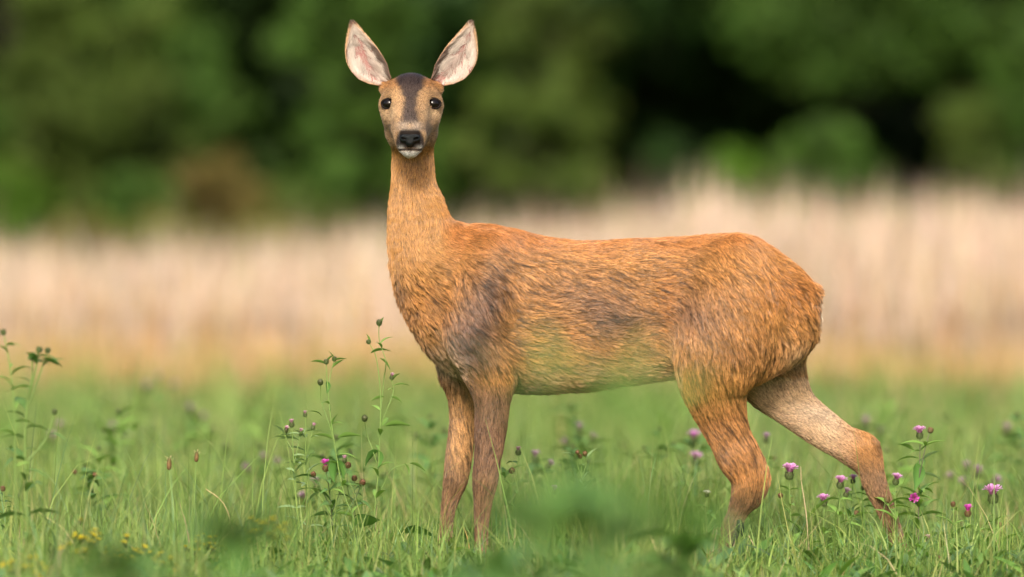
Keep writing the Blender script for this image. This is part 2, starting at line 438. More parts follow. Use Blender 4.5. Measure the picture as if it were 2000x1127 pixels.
CH['buttock_far'] = ([(1515, 595, 32, 56), (1532, 640, 34, 51), (1528, 700, 40, 46), (1540, 750, 50, 38)], 0.8, 0.035, 3)
CH['shoulder_near'] = ([(965, 500, -52, 40), (945, 580, -80, 56), (925, 660, -86, 54), (960, 730, -72, 44)], 0.6, 0.026, 4)
CH['shoulder_far'] = ([(965, 500, 52, 40), (945, 580, 80, 56), (910, 660, 84, 54), (905, 730, 68, 42)], 0.6, 0.026, 4)
CH['fore_near'] = ([(958, 715, -66, 44), (962, 770, -66, 35), (959, 830, -66, 31), (953, 890, -66, 26), (948, 935, -66, 24), (944, 975, -66, 18), (941, 1020, -66, 13.5), (940, 1070, -66, 13), (938, 1090, -67, 16), (930, 1112, -70, 14), (922, 1128, -72, 15)], 0.85, 0.03, 4)
CH['fore_far'] = ([(905, 715, 62, 42), (906, 770, 62, 31), (903, 830, 62, 26), (896, 890, 60, 26), (890, 935, 60, 24), (881, 970, 60, 18), (873, 1010, 60, 13.5), (868, 1060, 60, 13), (865, 1088, 60, 16), (857, 1112, 58, 14), (848, 1128, 56, 15)], 0.85, 0.03, 4)
CH['thigh_near'] = ([(1440, 530, -48, 68), (1428, 600, -76, 88), (1405, 680, -86, 90), (1392, 740, -78, 69), (1404, 800, -68, 51), (1422, 850, -66, 42), (1441, 890, -64, 38)], 0.62, 0.026, 4)
CH['hock_near'] = ([(1441, 890, -64, 37), (1459, 928, -64, 35), (1455, 962, -64, 29), (1438, 1000, -64, 19), (1427, 1026, -64, 19), (1415, 1062, -66, 14), (1403, 1100, -70, 15), (1396, 1126, -72, 16)], 0.72, 0.02, 4)
CH['heel_near'] = ([(1468, 915, -64, 26), (1487, 938, -64, 14), (1470, 972, -64, 14)], 0.7, 0.015, 3)
CH['thigh_far'] = ([(1450, 560, 45, 75), (1470, 650, 62, 88), (1500, 735, 66, 62), (1545, 788, 66, 44), (1620, 846, 66, 37), (1680, 884, 66, 31)], 0.62, 0.03, 4)
CH['hock_far'] = ([(1680, 882, 66, 31), (1698, 905, 66, 27), (1714, 950, 66, 23), (1736, 1002, 66, 18), (1754, 1050, 66, 14.5), (1766, 1088, 66, 16), (1772, 1110, 64, 14), (1776, 1128, 62, 15)], 0.72, 0.02, 4)
CH['heel_far'] = ([(1680, 872, 66, 26), (1708, 872, 66, 13), (1712, 905, 66, 12)], 0.7, 0.015, 3)
CH['belly'] = ([(1010, 690, 0, 62), (1120, 690, 0, 62), (1220, 672, 0, 62), (1300, 655, 0, 66)], 0.9, 0.05, 2)
# head, turned to face the camera
CH['skull'] = ([(805, 205, 28, 46), (804, 196, 0, 51), (803, 195, -26, 47), (803, 212, -60, 38), (803, 240, -95, 31), (803, 266, -122, 25.5)], 1.0, 0.02, 4)
CH['jaw'] = ([(804, 250, 18, 38), (803, 262, -25, 35), (803, 276, -70, 26), (803, 289, -104, 19), (803, 297, -118, 14)], 1.0, 0.025, 4)
for s, n in ((-1, 'l'), (1, 'r')):
    CH['brow_' + n] = ([(803 + s * 37, 193, -24, 17), (803 + s * 43, 205, -18, 19), (803 + s * 35, 222, -22, 17)], 1.0, 0.014, 3)
    CH['cheek_' + n] = ([(803 + s * 28, 232, -20, 21), (803 + s * 23, 256, -10, 23)], 1.0, 0.025, 3)
    CH['midcheek_' + n] = ([(803 + s * 29, 234, -36, 16), (803 + s * 20, 254, -75, 14), (803 + s * 12, 270, -104, 11)], 1.0, 0.02, 3)
    CH['lip_' + n] = ([(803 + s * 15, 272, -116, 13), (803 + s * 14, 284, -118, 11.5)], 1.0, 0.012, 3)
    CH['ear_root_' + n] = ([(803 + s * 30, 182, 14, 22), (803 + s * 50, 173, 16, 12)], 0.9, 0.02, 3)

HVOX = 0.0035
def surface_nets(F, org, h):
    ins = F < 0
    cnt = np.zeros(tuple(n - 1 for n in F.shape), np.int8)
    sl = [slice(0, -1), slice(1, None)]
    for a in (0, 1):
        for b in (0, 1):
            for c in (0, 1): cnt += ins[sl[a], sl[b], sl[c]]
    act = (cnt > 0) & (cnt < 8)
    idx = np.argwhere(act)
    num = -np.ones(cnt.shape, np.int32); num[act] = np.arange(len(idx))
    corner = {}
    for a in (0, 1):
        for b in (0, 1):
            for c in (0, 1): corner[a, b, c] = F[idx[:, 0] + a, idx[:, 1] + b, idx[:, 2] + c]
    acc = np.zeros((len(idx), 3)); w = np.zeros(len(idx))
    for k in corner:
        for ax in range(3):
            if k[ax] == 0:
                k2 = list(k); k2[ax] = 1; k2 = tuple(k2)
                v0, v1 = corner[k], corner[k2]; m = (v0 < 0) != (v1 < 0)
                t = np.where(m, v0 / np.where(m, v0 - v1, 1), 0)
                q = np.tile(np.array(k, float), (len(idx), 1)); q[:, ax] = t
                acc[m] += q[m]; w[m] += 1
    V = (idx + acc / w[:, None]) * h + org
    faces = []
    for ax in range(3):
        o1, o2 = (ax + 1) % 3, (ax + 2) % 3
        A = [slice(None)] * 3; B = [slice(None)] * 3
        A[ax] = slice(0, -1); B[ax] = slice(1, None)
        for o_ in (o1, o2): A[o_] = slice(1, -1); B[o_] = slice(1, -1)
        f0, f1 = ins[tuple(A)], ins[tuple(B)]
        e = np.argwhere(f0 != f1); fl = f0[f0 != f1]
        for o_ in (o1, o2): e[:, o_] += 1
        q = []
        for d1, d2 in ((0, 0), (-1, 0), (-1, -1), (0, -1)):
            c = e.copy(); c[:, o1] += d1; c[:, o2] += d2
            q.append(num[c[:, 0], c[:, 1], c[:, 2]])
        q = np.stack(q, -1); q[~fl] = q[~fl][:, ::-1]
        faces.append(q)
    return V, np.concatenate(faces)

def smin(a, b, k):
    h = np.maximum(k - np.abs(a - b), 0) / k
    return np.minimum(a, b) - h * h * k * 0.25

def sweep_field(F, org, h, pts, rad, sy):
    """hard minimum of tapered capsules into F"""
    for i in range(len(pts) - 1):
        a, b, ra, rb = pts[i], pts[i + 1], rad[i], rad[i + 1]
        m = max(ra, rb) + 0.055
        lo = np.maximum(((np.minimum(a, b) - m - org) / h).astype(int), 0)
        hi = np.minimum(((np.maximum(a, b) + m - org) / h).astype(int) + 2, F.shape)
        if (hi <= lo).any(): continue
        ax = [(np.arange(lo[q], hi[q]) * h + org[q]).astype(np.float32) for q in range(3)]
        X, Y, Z = ax[0][:, None, None], ax[1][None, :, None], ax[2][None, None, :]
        ab = b - a
        ab2 = ab[0] ** 2 + ab[1] ** 2 + ab[2] ** 2 + 1e-9
        t = np.clip(((X - a[0]) * ab[0] + (Y - a[1]) * ab[1] + (Z - a[2]) * ab[2]) / ab2, 0, 1)
        d = np.sqrt((X - a[0] - t * ab[0]) ** 2 + ((Y - a[1] - t * ab[1]) / sy) ** 2 + (Z - a[2] - t * ab[2]) ** 2) - (ra + (rb - ra) * t)
        s = F[lo[0]:hi[0], lo[1]:hi[1], lo[2]:hi[2]]
        np.minimum(s, d, out=s)

def body_mesh():
    lo = np.array([-0.285, -0.175, -0.004]); hi = np.array([0.80, 0.135, 1.02])
    n = ((hi - lo) / HVOX).astype(int) + 1
    F = np.full(n, 0.06, np.float32); flow = []
    for name, (pts, sy, k, sub) in CH.items():
        sp = spline(pts, sub)
        Q = np.array([P3(*r[:3]) for r in sp]); rad = sp[:, 3] / 1000.0
        G = np.full(n, 0.06, np.float32)
        sweep_field(G, lo, HVOX, Q, rad, sy)
        F = smin(F, G, k)
        T = np.gradient(Q, axis=0); T /= np.linalg.norm(T, axis=1)[:, None] + 1e-9
        flow.append((name, Q, rad, sy, T))
    # eye sockets
    for ec, s_ in zip(EYES, (-1, 1)):
        c = ec + np.array([-s_ * 0.0025, -0.011, 0])
        ax = [((np.arange(n[q]) * HVOX + lo[q]) - c[q]).astype(np.float32) for q in range(3)]
        e = (np.sqrt((ax[0][:, None, None] / 0.0150) ** 2 + (ax[1][None, :, None] / 0.0150) ** 2 + (ax[2][None, None, :] / 0.0094) ** 2) - 1) * 0.0094
        F = np.maximum(F, -e)
    V, Fq = surface_nets(F, lo, HVOX)
    return V, Fq, flow

def vert_normals(V, F):
    n = np.cross(V[F[:, 2]] - V[F[:, 0]], V[F[:, 3]] - V[F[:, 1]])
    N = np.zeros_like(V)
    for k in range(4): np.add.at(N, F[:, k], n)
    return N / (np.linalg.norm(N, axis=1)[:, None] + 1e-12)

def smooth_attr(A, F, it):
    E = np.concatenate([F[:, [0, 1]], F[:, [1, 2]], F[:, [2, 3]], F[:, [3, 0]]])
    deg = np.bincount(E.ravel(), minlength=len(A)).astype(float)[:, None] + 1
    for _ in range(it):
        B = A.copy()
        for c in range(A.shape[1]):
            B[:, c] += np.bincount(E[:, 0], A[E[:, 1], c], len(A)) + np.bincount(E[:, 1], A[E[:, 0], c], len(A))
        A = B / deg
    return A

ORANGE = lin(203, 145, 83); DEEPOR = lin(200, 128, 67); WET_SHEEN = lin(106, 86, 82); CREAM = lin(226, 190, 150); DARK = lin(84, 58, 42)
STRIPE = lin(74, 62, 58); WHITE = lin(236, 232, 226); TANFACE = lin(196, 152, 104); BLACK = lin(38, 32, 34)

def paint(P, N):
    """coat colour with painted sheen and belly shade, hair length, by place on the animal (photo-plane millimetres), alike on both flanks"""
    x = P[:, 0] * 1000 + 1000; z = 563.5 + (CAM_H - P[:, 2]) * 1000; y = P[:, 1] * 1000
    n = len(P)
    wob = (vnoise(P * 18, 1) - 0.5) * 2; wob2 = (vnoise(P * 45, 2) - 0.5) * 2; wob3 = (vnoise(P * np.array([60, 60, 90]), 4) - 0.5) * 2
    x_ = x + wob * 14 + wob2 * 6; z_ = z + (vnoise(P * 18, 11) - 0.5) * 26
    col = np.tile(ORANGE, (n, 1)); L = np.full(n, 14.5)
    def mix(c, w):
        nonlocal col
        col = col * (1 - w[:, None]) + np.asarray(c) * w[:, None]
    def blob(cx, cz, rx, rz, ang=0, p=2.0):
        a = math.radians(ang); dx, dz = x_ - cx, z_ - cz
        u = (dx * math.cos(a) + dz * math.sin(a)) / rx; v = (-dx * math.sin(a) + dz * math.cos(a)) / rz
        return np.exp(-((u * u + v * v) ** (p / 2)))
    side = 1.0
    mix(DEEPOR, 0.75 * sstep(520, 450, z_) * (x > 860))                    # redder back
    mix(DEEPOR, 0.55 * blob(1560, 560, 70, 50))
    mix(lin(208, 154, 90), 0.7 * sstep(890, 850, x_) * sstep(600, 520, z_))                  # paler neck
    mix(WET_SHEEN, 0.78 * blob(935, 605, 50, 110, 22) * side)  # grey-purple patches: wet sheen painted into the coat colour
    mix(WET_SHEEN, 0.85 * blob(912, 690, 62, 66, 20))
    mix(WET_SHEEN, 0.50 * blob(1150, 590, 95, 45, 18))
    mix(WET_SHEEN, 0.55 * blob(1195, 625, 45, 40, 20))
    mix(WET_SHEEN, 0.62 * blob(1350, 610, 70, 62, -25))
    mix(WET_SHEEN, 0.30 * blob(1420, 690, 80, 40, -20))
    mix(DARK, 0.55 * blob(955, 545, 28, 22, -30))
    mix(lin(196, 128, 60), 0.6 * blob(1290, 610, 22, 90, 18))
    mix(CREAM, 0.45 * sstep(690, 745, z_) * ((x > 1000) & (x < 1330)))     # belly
    mix(DARK, 0.45 * sstep(732, 752, z_) * ((x > 1000) & (x < 1240)))  # shade on the underside, painted into the coat
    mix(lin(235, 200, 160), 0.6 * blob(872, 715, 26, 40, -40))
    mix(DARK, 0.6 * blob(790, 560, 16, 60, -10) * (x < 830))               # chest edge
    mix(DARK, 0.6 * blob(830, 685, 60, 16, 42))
    mix(lin(240, 222, 196), 0.7 * blob(1606, 606, 11, 34))                      # rump patch
    mix(CREAM, 0.6 * blob(1560, 700, 46, 42))
    # legs
    fn = (y < 0) & (z > 745) & (x < 1050) & (x > 915)
    ff = (y > 0) & (z > 745) & (x < 1000)
    mix(lin(122, 98, 84), 0.8 * sstep(720, 780, z) * fn)
    mix(lin(148, 112, 82), 0.7 * sstep(880, 960, z) * fn)
    mix(lin(214, 166, 112), 0.75 * sstep(745, 790, z) * ff * (N[:, 1] < 0.2))
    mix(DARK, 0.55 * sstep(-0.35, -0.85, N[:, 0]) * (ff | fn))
    mix(lin(154, 120, 90), 0.9 * sstep(860, 940, z) * ff)
    hn = (y < 0) & (z > 745) & (x > 1250) & (x < 1560)
    mix(lin(184, 130, 80), 0.7 * hn * sstep(745, 800, z))
    mix(lin(126, 98, 74), 0.9 * hn * sstep(925, 990, z))
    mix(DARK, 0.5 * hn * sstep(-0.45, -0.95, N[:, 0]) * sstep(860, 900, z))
    mix(DARK, 0.6 * hn * blob(1490, 975, 26, 30))
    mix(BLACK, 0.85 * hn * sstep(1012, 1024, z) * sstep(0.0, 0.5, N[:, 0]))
    hf = (y > 0) & (z > 735) & (x > 1420)
    inner = hf & (N[:, 1] < 0.1)
    mix(lin(230, 194, 156), 0.9 * inner * sstep(1690, 1610, x) * sstep(1440, 1490, x))
    mix(lin(240, 214, 186), 0.6 * inner * blob(1590, 815, 60, 18, 28))
    mix(DARK, 0.6 * hf * blob(1718, 872, 9, 16))
    mix(lin(158, 124, 94), 0.9 * hf * sstep(860, 940, z))
    lw = sstep(680, 790, z) * ((x < 1010) | (x > 1290)); L = L * (1 - lw) + 10.5 * lw; L = np.where(hf & (N[:, 1] < 0.3), 8.0, L)
    L = np.where(z > 960, 9.0, L); L = np.where(z > 1060, 6.0, L)
    nk = (x < 880) & (z < 500); L = np.where(nk, 13.5, L)
    L = np.where((z > 715) & (z < 760) & (x < 1290) & (x > 1010), 16.0, L)
    L = np.where((x < 860) & (z > 505) & (z < 740) & (N[:, 0] < -0.2), np.where(z < 690, 21.0, 15.0), L)
    L = np.where((x > 1585) & (z > 540) & (z < 660), 16.0, L)
    # head
    hd = (z < 322) & (x < 880) & ~((z > 285) & (y > -60))
    hx = np.abs(x - 803)
    L = np.where(hd, 8.0, L); L = np.where(hd & (y < -70), 4.5, L); L = np.where(hd & (z < 165), 12.4, L)
    mix(lin(196, 158, 116), 1.0 * hd); mix(lin(120, 92, 66), 0.5 * hd * np.clip(wob3 + wob2 * 0.5, 0, 1) * sstep(190, 225, z))
    mix(lin(206, 142, 80), 0.7 * hd * sstep(185, 165, z))
    mix(lin(228, 192, 148), 0.95 * hd * np.exp(-((hx - 44) / 18) ** 2 - ((z - 226) / 14) ** 2))
    mix(lin(224, 176, 122), 0.6 * hd * np.exp(-((hx - 30) / 12) ** 2 - ((z - 190) / 14) ** 2))
    mix(lin(120, 96, 74), 0.55 * hd * np.exp(-((hx - 34) / 18) ** 2 - ((z - 246) / 14) ** 2) * (0.6 + 0.8 * wob3))
    sw = np.interp(z, [130, 150, 170, 182, 195, 215, 240, 252], [22, 26, 24, 17, 12, 11.5, 16, 19])
    st = sstep(7, -6, hx + wob3 * 2 + (vnoise(P * 300, 77) - 0.5) * 5 - sw)
    mix(STRIPE, 0.95 * hd * st * sstep(252, 240, z))
    mix(lin(48, 40, 42), 0.6 * hd * st * sstep(178, 160, z))
    mix(lin(176, 160, 144), 0.7 * hd * np.exp(-(((hx - 12) / 15) ** 2)) * sstep(238, 248, z) * sstep(264, 256, z) * (y < -80))
    mz = hd & (y < -85)
    mix(BLACK, 0.95 * mz * sstep(254, 260, z) * sstep(3, -3, hx - np.interp(z, [254, 262, 272, 284, 296], [12, 21, 25, 27, 24])) * sstep(296, 290, z))
    mix(WHITE, 0.9 * mz * np.exp(-((hx - 17) / 5) ** 2 - ((z - 291) / 4) ** 2))
    mix(BLACK, 0.9 * mz * sstep(292, 294, z) * sstep(299, 297, z) * sstep(25, 20, hx))
    mix(WHITE, 0.95 * hd * (y < -60) * sstep(297, 300, z) * sstep(25, 18, hx))
    L = np.where(mz & (z > 255) & (z < 298), 2.5, L)
    return col, L

def make_deer():
    V, Fq, flow = body_mesh()
    N = vert_normals(V, Fq)
    # hair flow per vertex
    Q = np.concatenate([f[1] for f in flow]); RR = np.concatenate([f[2] for f in flow])
    SY = np.concatenate([np.full(len(f[1]), f[3]) for f in flow])
    TT = []
    for name, q, r, sy, T in flow:
        T = T.copy()
        if name in ('trunk', 'belly', 'brisket', 'rump'): T = T + np.array([0.15, 0, -0.28])
        if name == 'neck': T = T + np.array([0.1, 0, -0.2])
        if name.startswith('shoulder'): T = T * 0.8 + np.array([0.75, 0, -0.2])
        if name.startswith(('thigh', 'buttock')): T = T * 0.8 + np.array([0.75, 0, -0.15]) * np.linspace(1, 0.1, len(T))[:, None]
        if name in ('skull', 'jaw'): T = -T
        if name.startswith(('brow', 'cheek', 'lip', 'midcheek')): T = np.tile(np.array([0.0, 0.8, 0.45]), (len(T), 1)) + np.array([0.4 * (1 if name.endswith('r') else -1), 0, 0])
        if name.startswith('heel'): T = np.tile(np.array([0.1, 0, -1.0]), (len(T), 1))
        TT.append(T / np.linalg.norm(T, axis=1)[:, None])
    TT = np.concatenate(TT)
    fl = np.zeros_like(V)
    for s in range(0, len(V), 20000):
        p = V[s:s + 20000]
        dv = p[:, None] - Q[None]; dv[..., 1] /= SY[None]
        d = np.sqrt((dv ** 2).sum(-1)) - RR[None]
        w = np.exp(-np.clip(d - d.min(1, keepdims=True), 0, 0.2) / 0.010)
        fl[s:s + 20000] = w @ TT
    fl -= N * (fl * N).sum(1)[:, None]
    fl = smooth_attr(fl, Fq, 14)
    fl -= N * (fl * N).sum(1)[:, None]; fl /= np.linalg.norm(fl, axis=1)[:, None] + 1e-9
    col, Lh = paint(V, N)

    # ears, cupped, joined into the same mesh
    EV, EF, EC, EN = [V], [Fq], [col * 0.28], [N]; n0 = len(V); ear_info = []
    for s in (-1, 1):
        base = P3(803 + s * 57, 163, 6); tip = P3(803 + s * 114, 44, 8) if s < 0 else P3(803 + s * 116, 44, 8)
        ax = tip - base; Ln = np.linalg.norm(ax); ax /= Ln
        Nf = np.array([s * 0.08, -1.0, 0.10]); Nf -= ax * Nf.dot(ax); Nf /= np.linalg.norm(Nf)
        Sd = np.cross(ax, Nf) ; Sd *= (1 if Sd[0] * s > 0 else -1)        # points outward from the head
        nu, nv = 26, 19
        u = np.linspace(0, 1, nu); v = np.linspace(-1, 1, nv)
        wid = 0.0400 * np.interp(u, [0, .08, .2, .35, .5, .65, .8, .9, .97, 1], [.30, .70, .95, 1.04, 1.01, .84, .54, .31, .13, .02])
        wid_in = 0.0400 * np.interp(u, [0, .08, .2, .35, .5, .65, .8, .9, .97, 1], [.74, .82, .95, 1.0, .95, .76, .48, .28, .12, .02])
        U, Vv = np.meshgrid(u, v, indexing='ij'); Wd = np.where(Vv > 0, wid[:, None], wid_in[:, None])
        bow = 0.010 * np.sin(np.pi * u)[:, None]
        cup = (np.abs(Vv) ** 2.2) * Wd * 0.42 - 0.32 * Wd
        root_fold = 0.6 * np.clip(1 - U / 0.22, 0, 1)
        inner = base + U[..., None] * Ln * ax + Sd * (Wd * Vv * (1 - 0.18 * Vv ** 2 - 0.25 * root_fold) + bow)[..., None] + Nf * (cup * (1 + root_fold))[..., None]
        gu = np.gradient(inner, axis=0); gv = np.gradient(inner, axis=1)
        nn = np.cross(gu, gv); nn /= np.linalg.norm(nn, axis=-1)[..., None] + 1e-9
        if nn[nu // 2, nv // 2].dot(Nf) < 0: nn = -nn
        th = 0.0022 * np.clip(1.2 - np.abs(Vv) ** 6, 0.2, 1)[..., None]
        outer = inner - nn * th
        i, j = np.meshgrid(np.arange(nu - 1), np.arange(nv - 1), indexing='ij'); a = (i * nv + j).ravel()
        f_in = np.stack([a, a + nv, a + nv + 1, a + 1], -1); off = nu * nv
        f_out = f_in[:, ::-1] + off
        rim = np.concatenate([np.arange(nu) * nv, (nu - 1) * nv + np.arange(1, nv), (np.arange(nu - 1)[::-1]) * nv + nv - 1])
        f_rim = np.stack([rim[:-1], rim[1:], rim[1:] + off, rim[:-1] + off], -1)
        ff = np.concatenate([f_in, f_out, f_rim])
        cin = lin(150, 108, 102) * (1 - 0.25 * np.abs(Vv)[..., None]) + 0 * inner
        cout = np.tile(lin(150, 112, 80), (nu * nv, 1))
        EV.append(np.concatenate([inner.reshape(-1, 3), outer.reshape(-1, 3)])); EF.append(ff + n0); n0 += 2 * off
        EC.append(np.concatenate([cin.reshape(-1, 3), cout]))
        ear_info.append((s, inner, outer, nn, ax, Sd, Nf, U, Vv, Ln))
    me = mesh('roe_deer', np.concatenate(EV), np.concatenate(EF), M_SKIN, np.concatenate(EC))
    deer = obj('roe_deer', me)
    tag(deer, 'reddish brown roe deer doe standing in the meadow with its head turned and ears raised', 'deer')

    # ---- coat
    tri = np.concatenate([Fq[:, [0, 1, 2]], Fq[:, [0, 2, 3]]])
    e1 = V[tri[:, 1]] - V[tri[:, 0]]; e2 = V[tri[:, 2]] - V[tri[:, 0]]
    area = 0.5 * np.linalg.norm(np.cross(e1, e2), axis=1)
    Lt = Lh[tri].mean(1)
    cen = V[tri].mean(1)
    dens = area * np.clip(15.0 / Lt, 0.8, 3.2) * np.where(cen[:, 1] > 0.05, 0.45, 1.0)
    NH = 420000
    pk = R.choice(len(tri), NH, p=dens / dens.sum())
    a = R.random(NH); b = R.random(NH); m = a + b > 1; a[m] = 1 - a[m]; b[m] = 1 - b[m]
    bc = np.stack([1 - a - b, a, b], -1)[..., None]
    T3 = tri[pk]
    p = (V[T3] * bc).sum(1); n = (N[T3] * bc).sum(1); f = (fl[T3] * bc).sum(1)
    n /= np.linalg.norm(n, axis=1)[:, None]; f -= n * (f * n).sum(1)[:, None]; f /= np.linalg.norm(f, axis=1)[:, None] + 1e-9
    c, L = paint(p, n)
    L = L * 0.001
    # keep hair off the eyes and the nose pad
    keep = np.ones(NH, bool)
    for ec in EYES: keep &= np.linalg.norm((p - ec - np.array([0, -0.006, 0])) * np.array([1, 1, 1.35]), axis=1) > EYE_R + 0.0026
    q = p - NOSE_C
    keep &= ~((np.abs(q[:, 0]) < 0.019) & (q[:, 1] < 0.018) & (np.abs(q[:, 2] + 0.002) < 0.016))
    keep &= p[:, 2] > 0.03
    p, n, f, c, L = p[keep], n[keep], f[keep], c[keep], L[keep]; NH = len(p)
    # waviness of the lie of the coat
    sw = np.cross(n, f)
    body = L > 0.0125
    ang = (vnoise(p * 20, 31) - 0.5) * 0.8 + (vnoise(p * 60, 32) - 0.5) * 0.55 * body + R.normal(0, 0.10, NH)
    f = f * np.cos(ang)[:, None] + sw * np.sin(ang)[:, None]
    L = L * R.uniform(0.7, 1.2, NH)
    # wet clumps
    nc = 40000
    ci = R.choice(NH, nc, replace=False)
    kd = kdtree.KDTree(nc)
    stretch = np.array([1.0, 1.0, 1.25])
    for k, i in enumerate(ci): kd.insert(p[i] * stretch, k)
    kd.balance()
    near = np.array([kd.find(v)[1] for v in (p * stretch)])
    cc = ci[near]
    xx = p[:, 0] * 1000 + 1000; zz = 563.5 + (CAM_H - p[:, 2]) * 1000
    smooth = np.clip(sstep(900, 850, xx) * sstep(540, 480, zz) + 0.75 * sstep(530, 480, zz), 0, 1)
    shag = ((xx < 880) & (zz > 505) & (zz < 750) & (n[:, 0] < -0.25)) | ((zz > 725) & (zz < 765) & (xx < 1330) & (n[:, 2] < -0.5)) | ((xx > 1590) & (zz < 660))
    f0 = f.copy()
    lift = np.radians(np.where(body, 12, 14) + R.normal(0, 4, NH) + 10 * (vnoise(p * 40, 33) - 0.5) + (R.normal(0, 6, NH) * (1 - smooth))[cc] * body + 12 * shag)
    d0 = f * np.cos(lift)[:, None] + n * np.sin(lift)[:, None]
    K = 5; t = np.linspace(0, 1, K)
    sag = -n * (0.20)
    pts = p[:, None] + L[:, None, None] * (t[None, :, None] * d0[:, None] + (t ** 2)[None, :, None] * (sag + R.normal(0, 0.05, (NH, 3)))[:, None])
    off = p - p[cc]
    cl = np.where(body, 0.62 - 0.4 * smooth, np.where(zz > 700, 0.5, 0.3)) * (0.45 + 0.8 * vnoise(p * 16, 40))
    Lc = L[cc] * 1.05
    ctr = p[cc][:, None] + Lc[:, None, None] * (t[None, :, None] * d0[cc][:, None] + (t ** 2)[None, :, None] * sag[cc][:, None])
    pull = (np.clip(cl, 0, 0.92)[:, None] * t[None] ** 1.3)[..., None]
    pts = pts * (1 - pull) + ctr * pull
    def streak(freq, step, seed):
        v = 0
        for k in range(-4, 5): v = v + vnoise((p + f0 * (k * step)) * freq, seed)
        v = v / 9; return np.clip((v - v.mean()) / v.std() * 0.5, -1, 1)
    s1, s2 = streak(430, 0.0026, 61), streak(230, 0.0042, 62)
    wet = np.where(body, 1.0, np.where(zz > 700, 0.95, 0.3)) * (1 - 0.65 * smooth) * (0.65 + 0.7 * vnoise(p * 9, 63)) * np.where((p[:, 1] > 0.02) & (xx > 1440) & (zz > 735), 0.45, 1)
    tone = np.clip(1 + wet * (0.42 * s1 + 0.27 * s2), 0.2, 1.8)
    tone = np.where(tone < 1, tone ** 1.6, tone ** 0.8)
    c = c * tone[:, None] * R.uniform(0.80, 1.20, NH)[:, None] * R.uniform(0.95, 1.05, (NH, 3)) * (R.uniform(0.85, 1.12, NH)[cc] ** np.where(body, 1, 0.4))[:, None]
    dk = R.random(NH) < 0.08; c[dk] *= 0.5
    hdm = (zz < 320) & (xx < 880); c[hdm] *= (R.uniform(0.7, 1.28, hdm.sum()) * (0.82 + 0.36 * vnoise(p[hdm] * 420, 91)))[:, None]
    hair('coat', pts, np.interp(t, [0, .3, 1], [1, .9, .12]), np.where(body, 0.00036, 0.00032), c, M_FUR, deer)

    # ---- ears: back and rim short and brown, inside long and white
    for s, inner, outer, nn, ax, Sd, Nf, U, Vv, Ln in ear_info:
        nu, nv = U.shape; nh = 4000
        def bil(A, uu, vv):
            x = np.clip(uu * (nu - 1), 0, nu - 1.001); y = np.clip((vv + 1) / 2 * (nv - 1), 0, nv - 1.001)
            i, j = x.astype(int), y.astype(int); fx, fy = (x - i)[:, None], (y - j)[:, None]
            return A[i, j] * (1 - fx) * (1 - fy) + A[i + 1, j] * fx * (1 - fy) + A[i, j + 1] * (1 - fx) * fy + A[i + 1, j + 1] * fx * fy
        P_, C_, W_ = [], [], []
        K = 5; t = np.linspace(0, 1, K)[None, :, None]
        # inside: soft locks from both edges and from the floor, sweeping up and towards the middle
        nl = 150
        lu = R.random(nl) ** 0.9 * 0.92; ed = R.random(nl)
        lv = np.where(ed < 0.42, -1 + R.random(nl) ** 1.3 * 0.6, np.where(ed < 0.84, 1 - R.random(nl) ** 1.3 * 0.6, R.uniform(-0.5, 0.5, nl)))
        ld = np.sign(-lv) * np.clip(np.abs(lv), 0.2, 1) * 0.95 + R.normal(0, 0.28, nl); ll = R.uniform(0.014, 0.034, nl); lc = R.uniform(0.72, 1.08, nl); lt = R.random(nl)
        k = R.integers(0, nl, nh); loose = R.random(nh) < 0.25
        uu = np.clip(lu[k] + R.normal(0, 0.022, nh), 0, 0.97); vv = np.clip(lv[k] + R.normal(0, 0.06, nh), -1, 1)
        uu = np.where(loose, R.random(nh) * 0.95, uu); vv = np.where(loose, R.uniform(-1, 1, nh), vv)
        rt = bil(inner, uu, vv); nr = bil(nn, uu, vv)
        dr = ax * 0.85 + Sd * np.where(loose, -vv * 0.8, ld[k])[:, None] + R.normal(0, 0.10, (nh, 3))
        dr -= nr * (dr * nr).sum(1)[:, None]; dr /= np.linalg.norm(dr, axis=1)[:, None]
        Lh_ = np.where(loose, 0.007, ll[k]) * R.uniform(0.7, 1.15, nh) * (1 - 0.5 * uu)
        pts = rt[:, None] + Lh_[:, None, None] * (t * (dr * 0.93 + nr * 0.40)[:, None] - (t ** 2) * (nr * 0.25)[:, None])
        cw = np.tile(lin(204, 190, 178), (nh, 1)) * (lc[k] * R.uniform(0.82, 1.12, nh))[:, None]
        edge = sstep(0.80, 0.99, np.abs(vv)) * 0.4 + 0.5 * sstep(0.82, 1.0, uu)
        cw = cw * (1 - edge[:, None]) + lin(176, 140, 108) * edge[:, None]
        dkr = (0.9 * sstep(-0.74, -0.92, vv) * sstep(0.62, 0.45, uu))[:, None]; cw = cw * (1 - dkr) + lin(74, 52, 38) * dkr
        pk_ = (0.45 * sstep(0.45, 0.1, np.abs(vv + 0.1)) * sstep(0.75, 0.5, uu))[:, None] * R.uniform(0.4, 1, (nh, 1)); cw = cw * (1 - pk_) + lin(160, 118, 112) * pk_
        P_.append(pts); C_.append(cw); W_.append(np.full(nh, 0.00033))
        # outside and rim
        n2 = 4200
        uu = R.random(n2); rimh = R.random(n2) < 0.25
        vv = np.where(rimh, np.sign(R.random(n2) - 0.5) * R.uniform(0.95, 1, n2), R.uniform(-0.9, 0.9, n2))
        rt = bil(outer, uu, vv); nr = -bil(nn, uu, vv)
        dr = ax + Sd * (0.12 * vv)[:, None] + R.normal(0, 0.12, (n2, 3)); dr /= np.linalg.norm(dr, axis=1)[:, None]
        pts = rt[:, None] + (R.uniform(0.004, 0.008, n2) * np.where(rimh, 0.6, 1))[:, None, None] * t * (dr * 0.97 + nr * 0.12)[:, None]
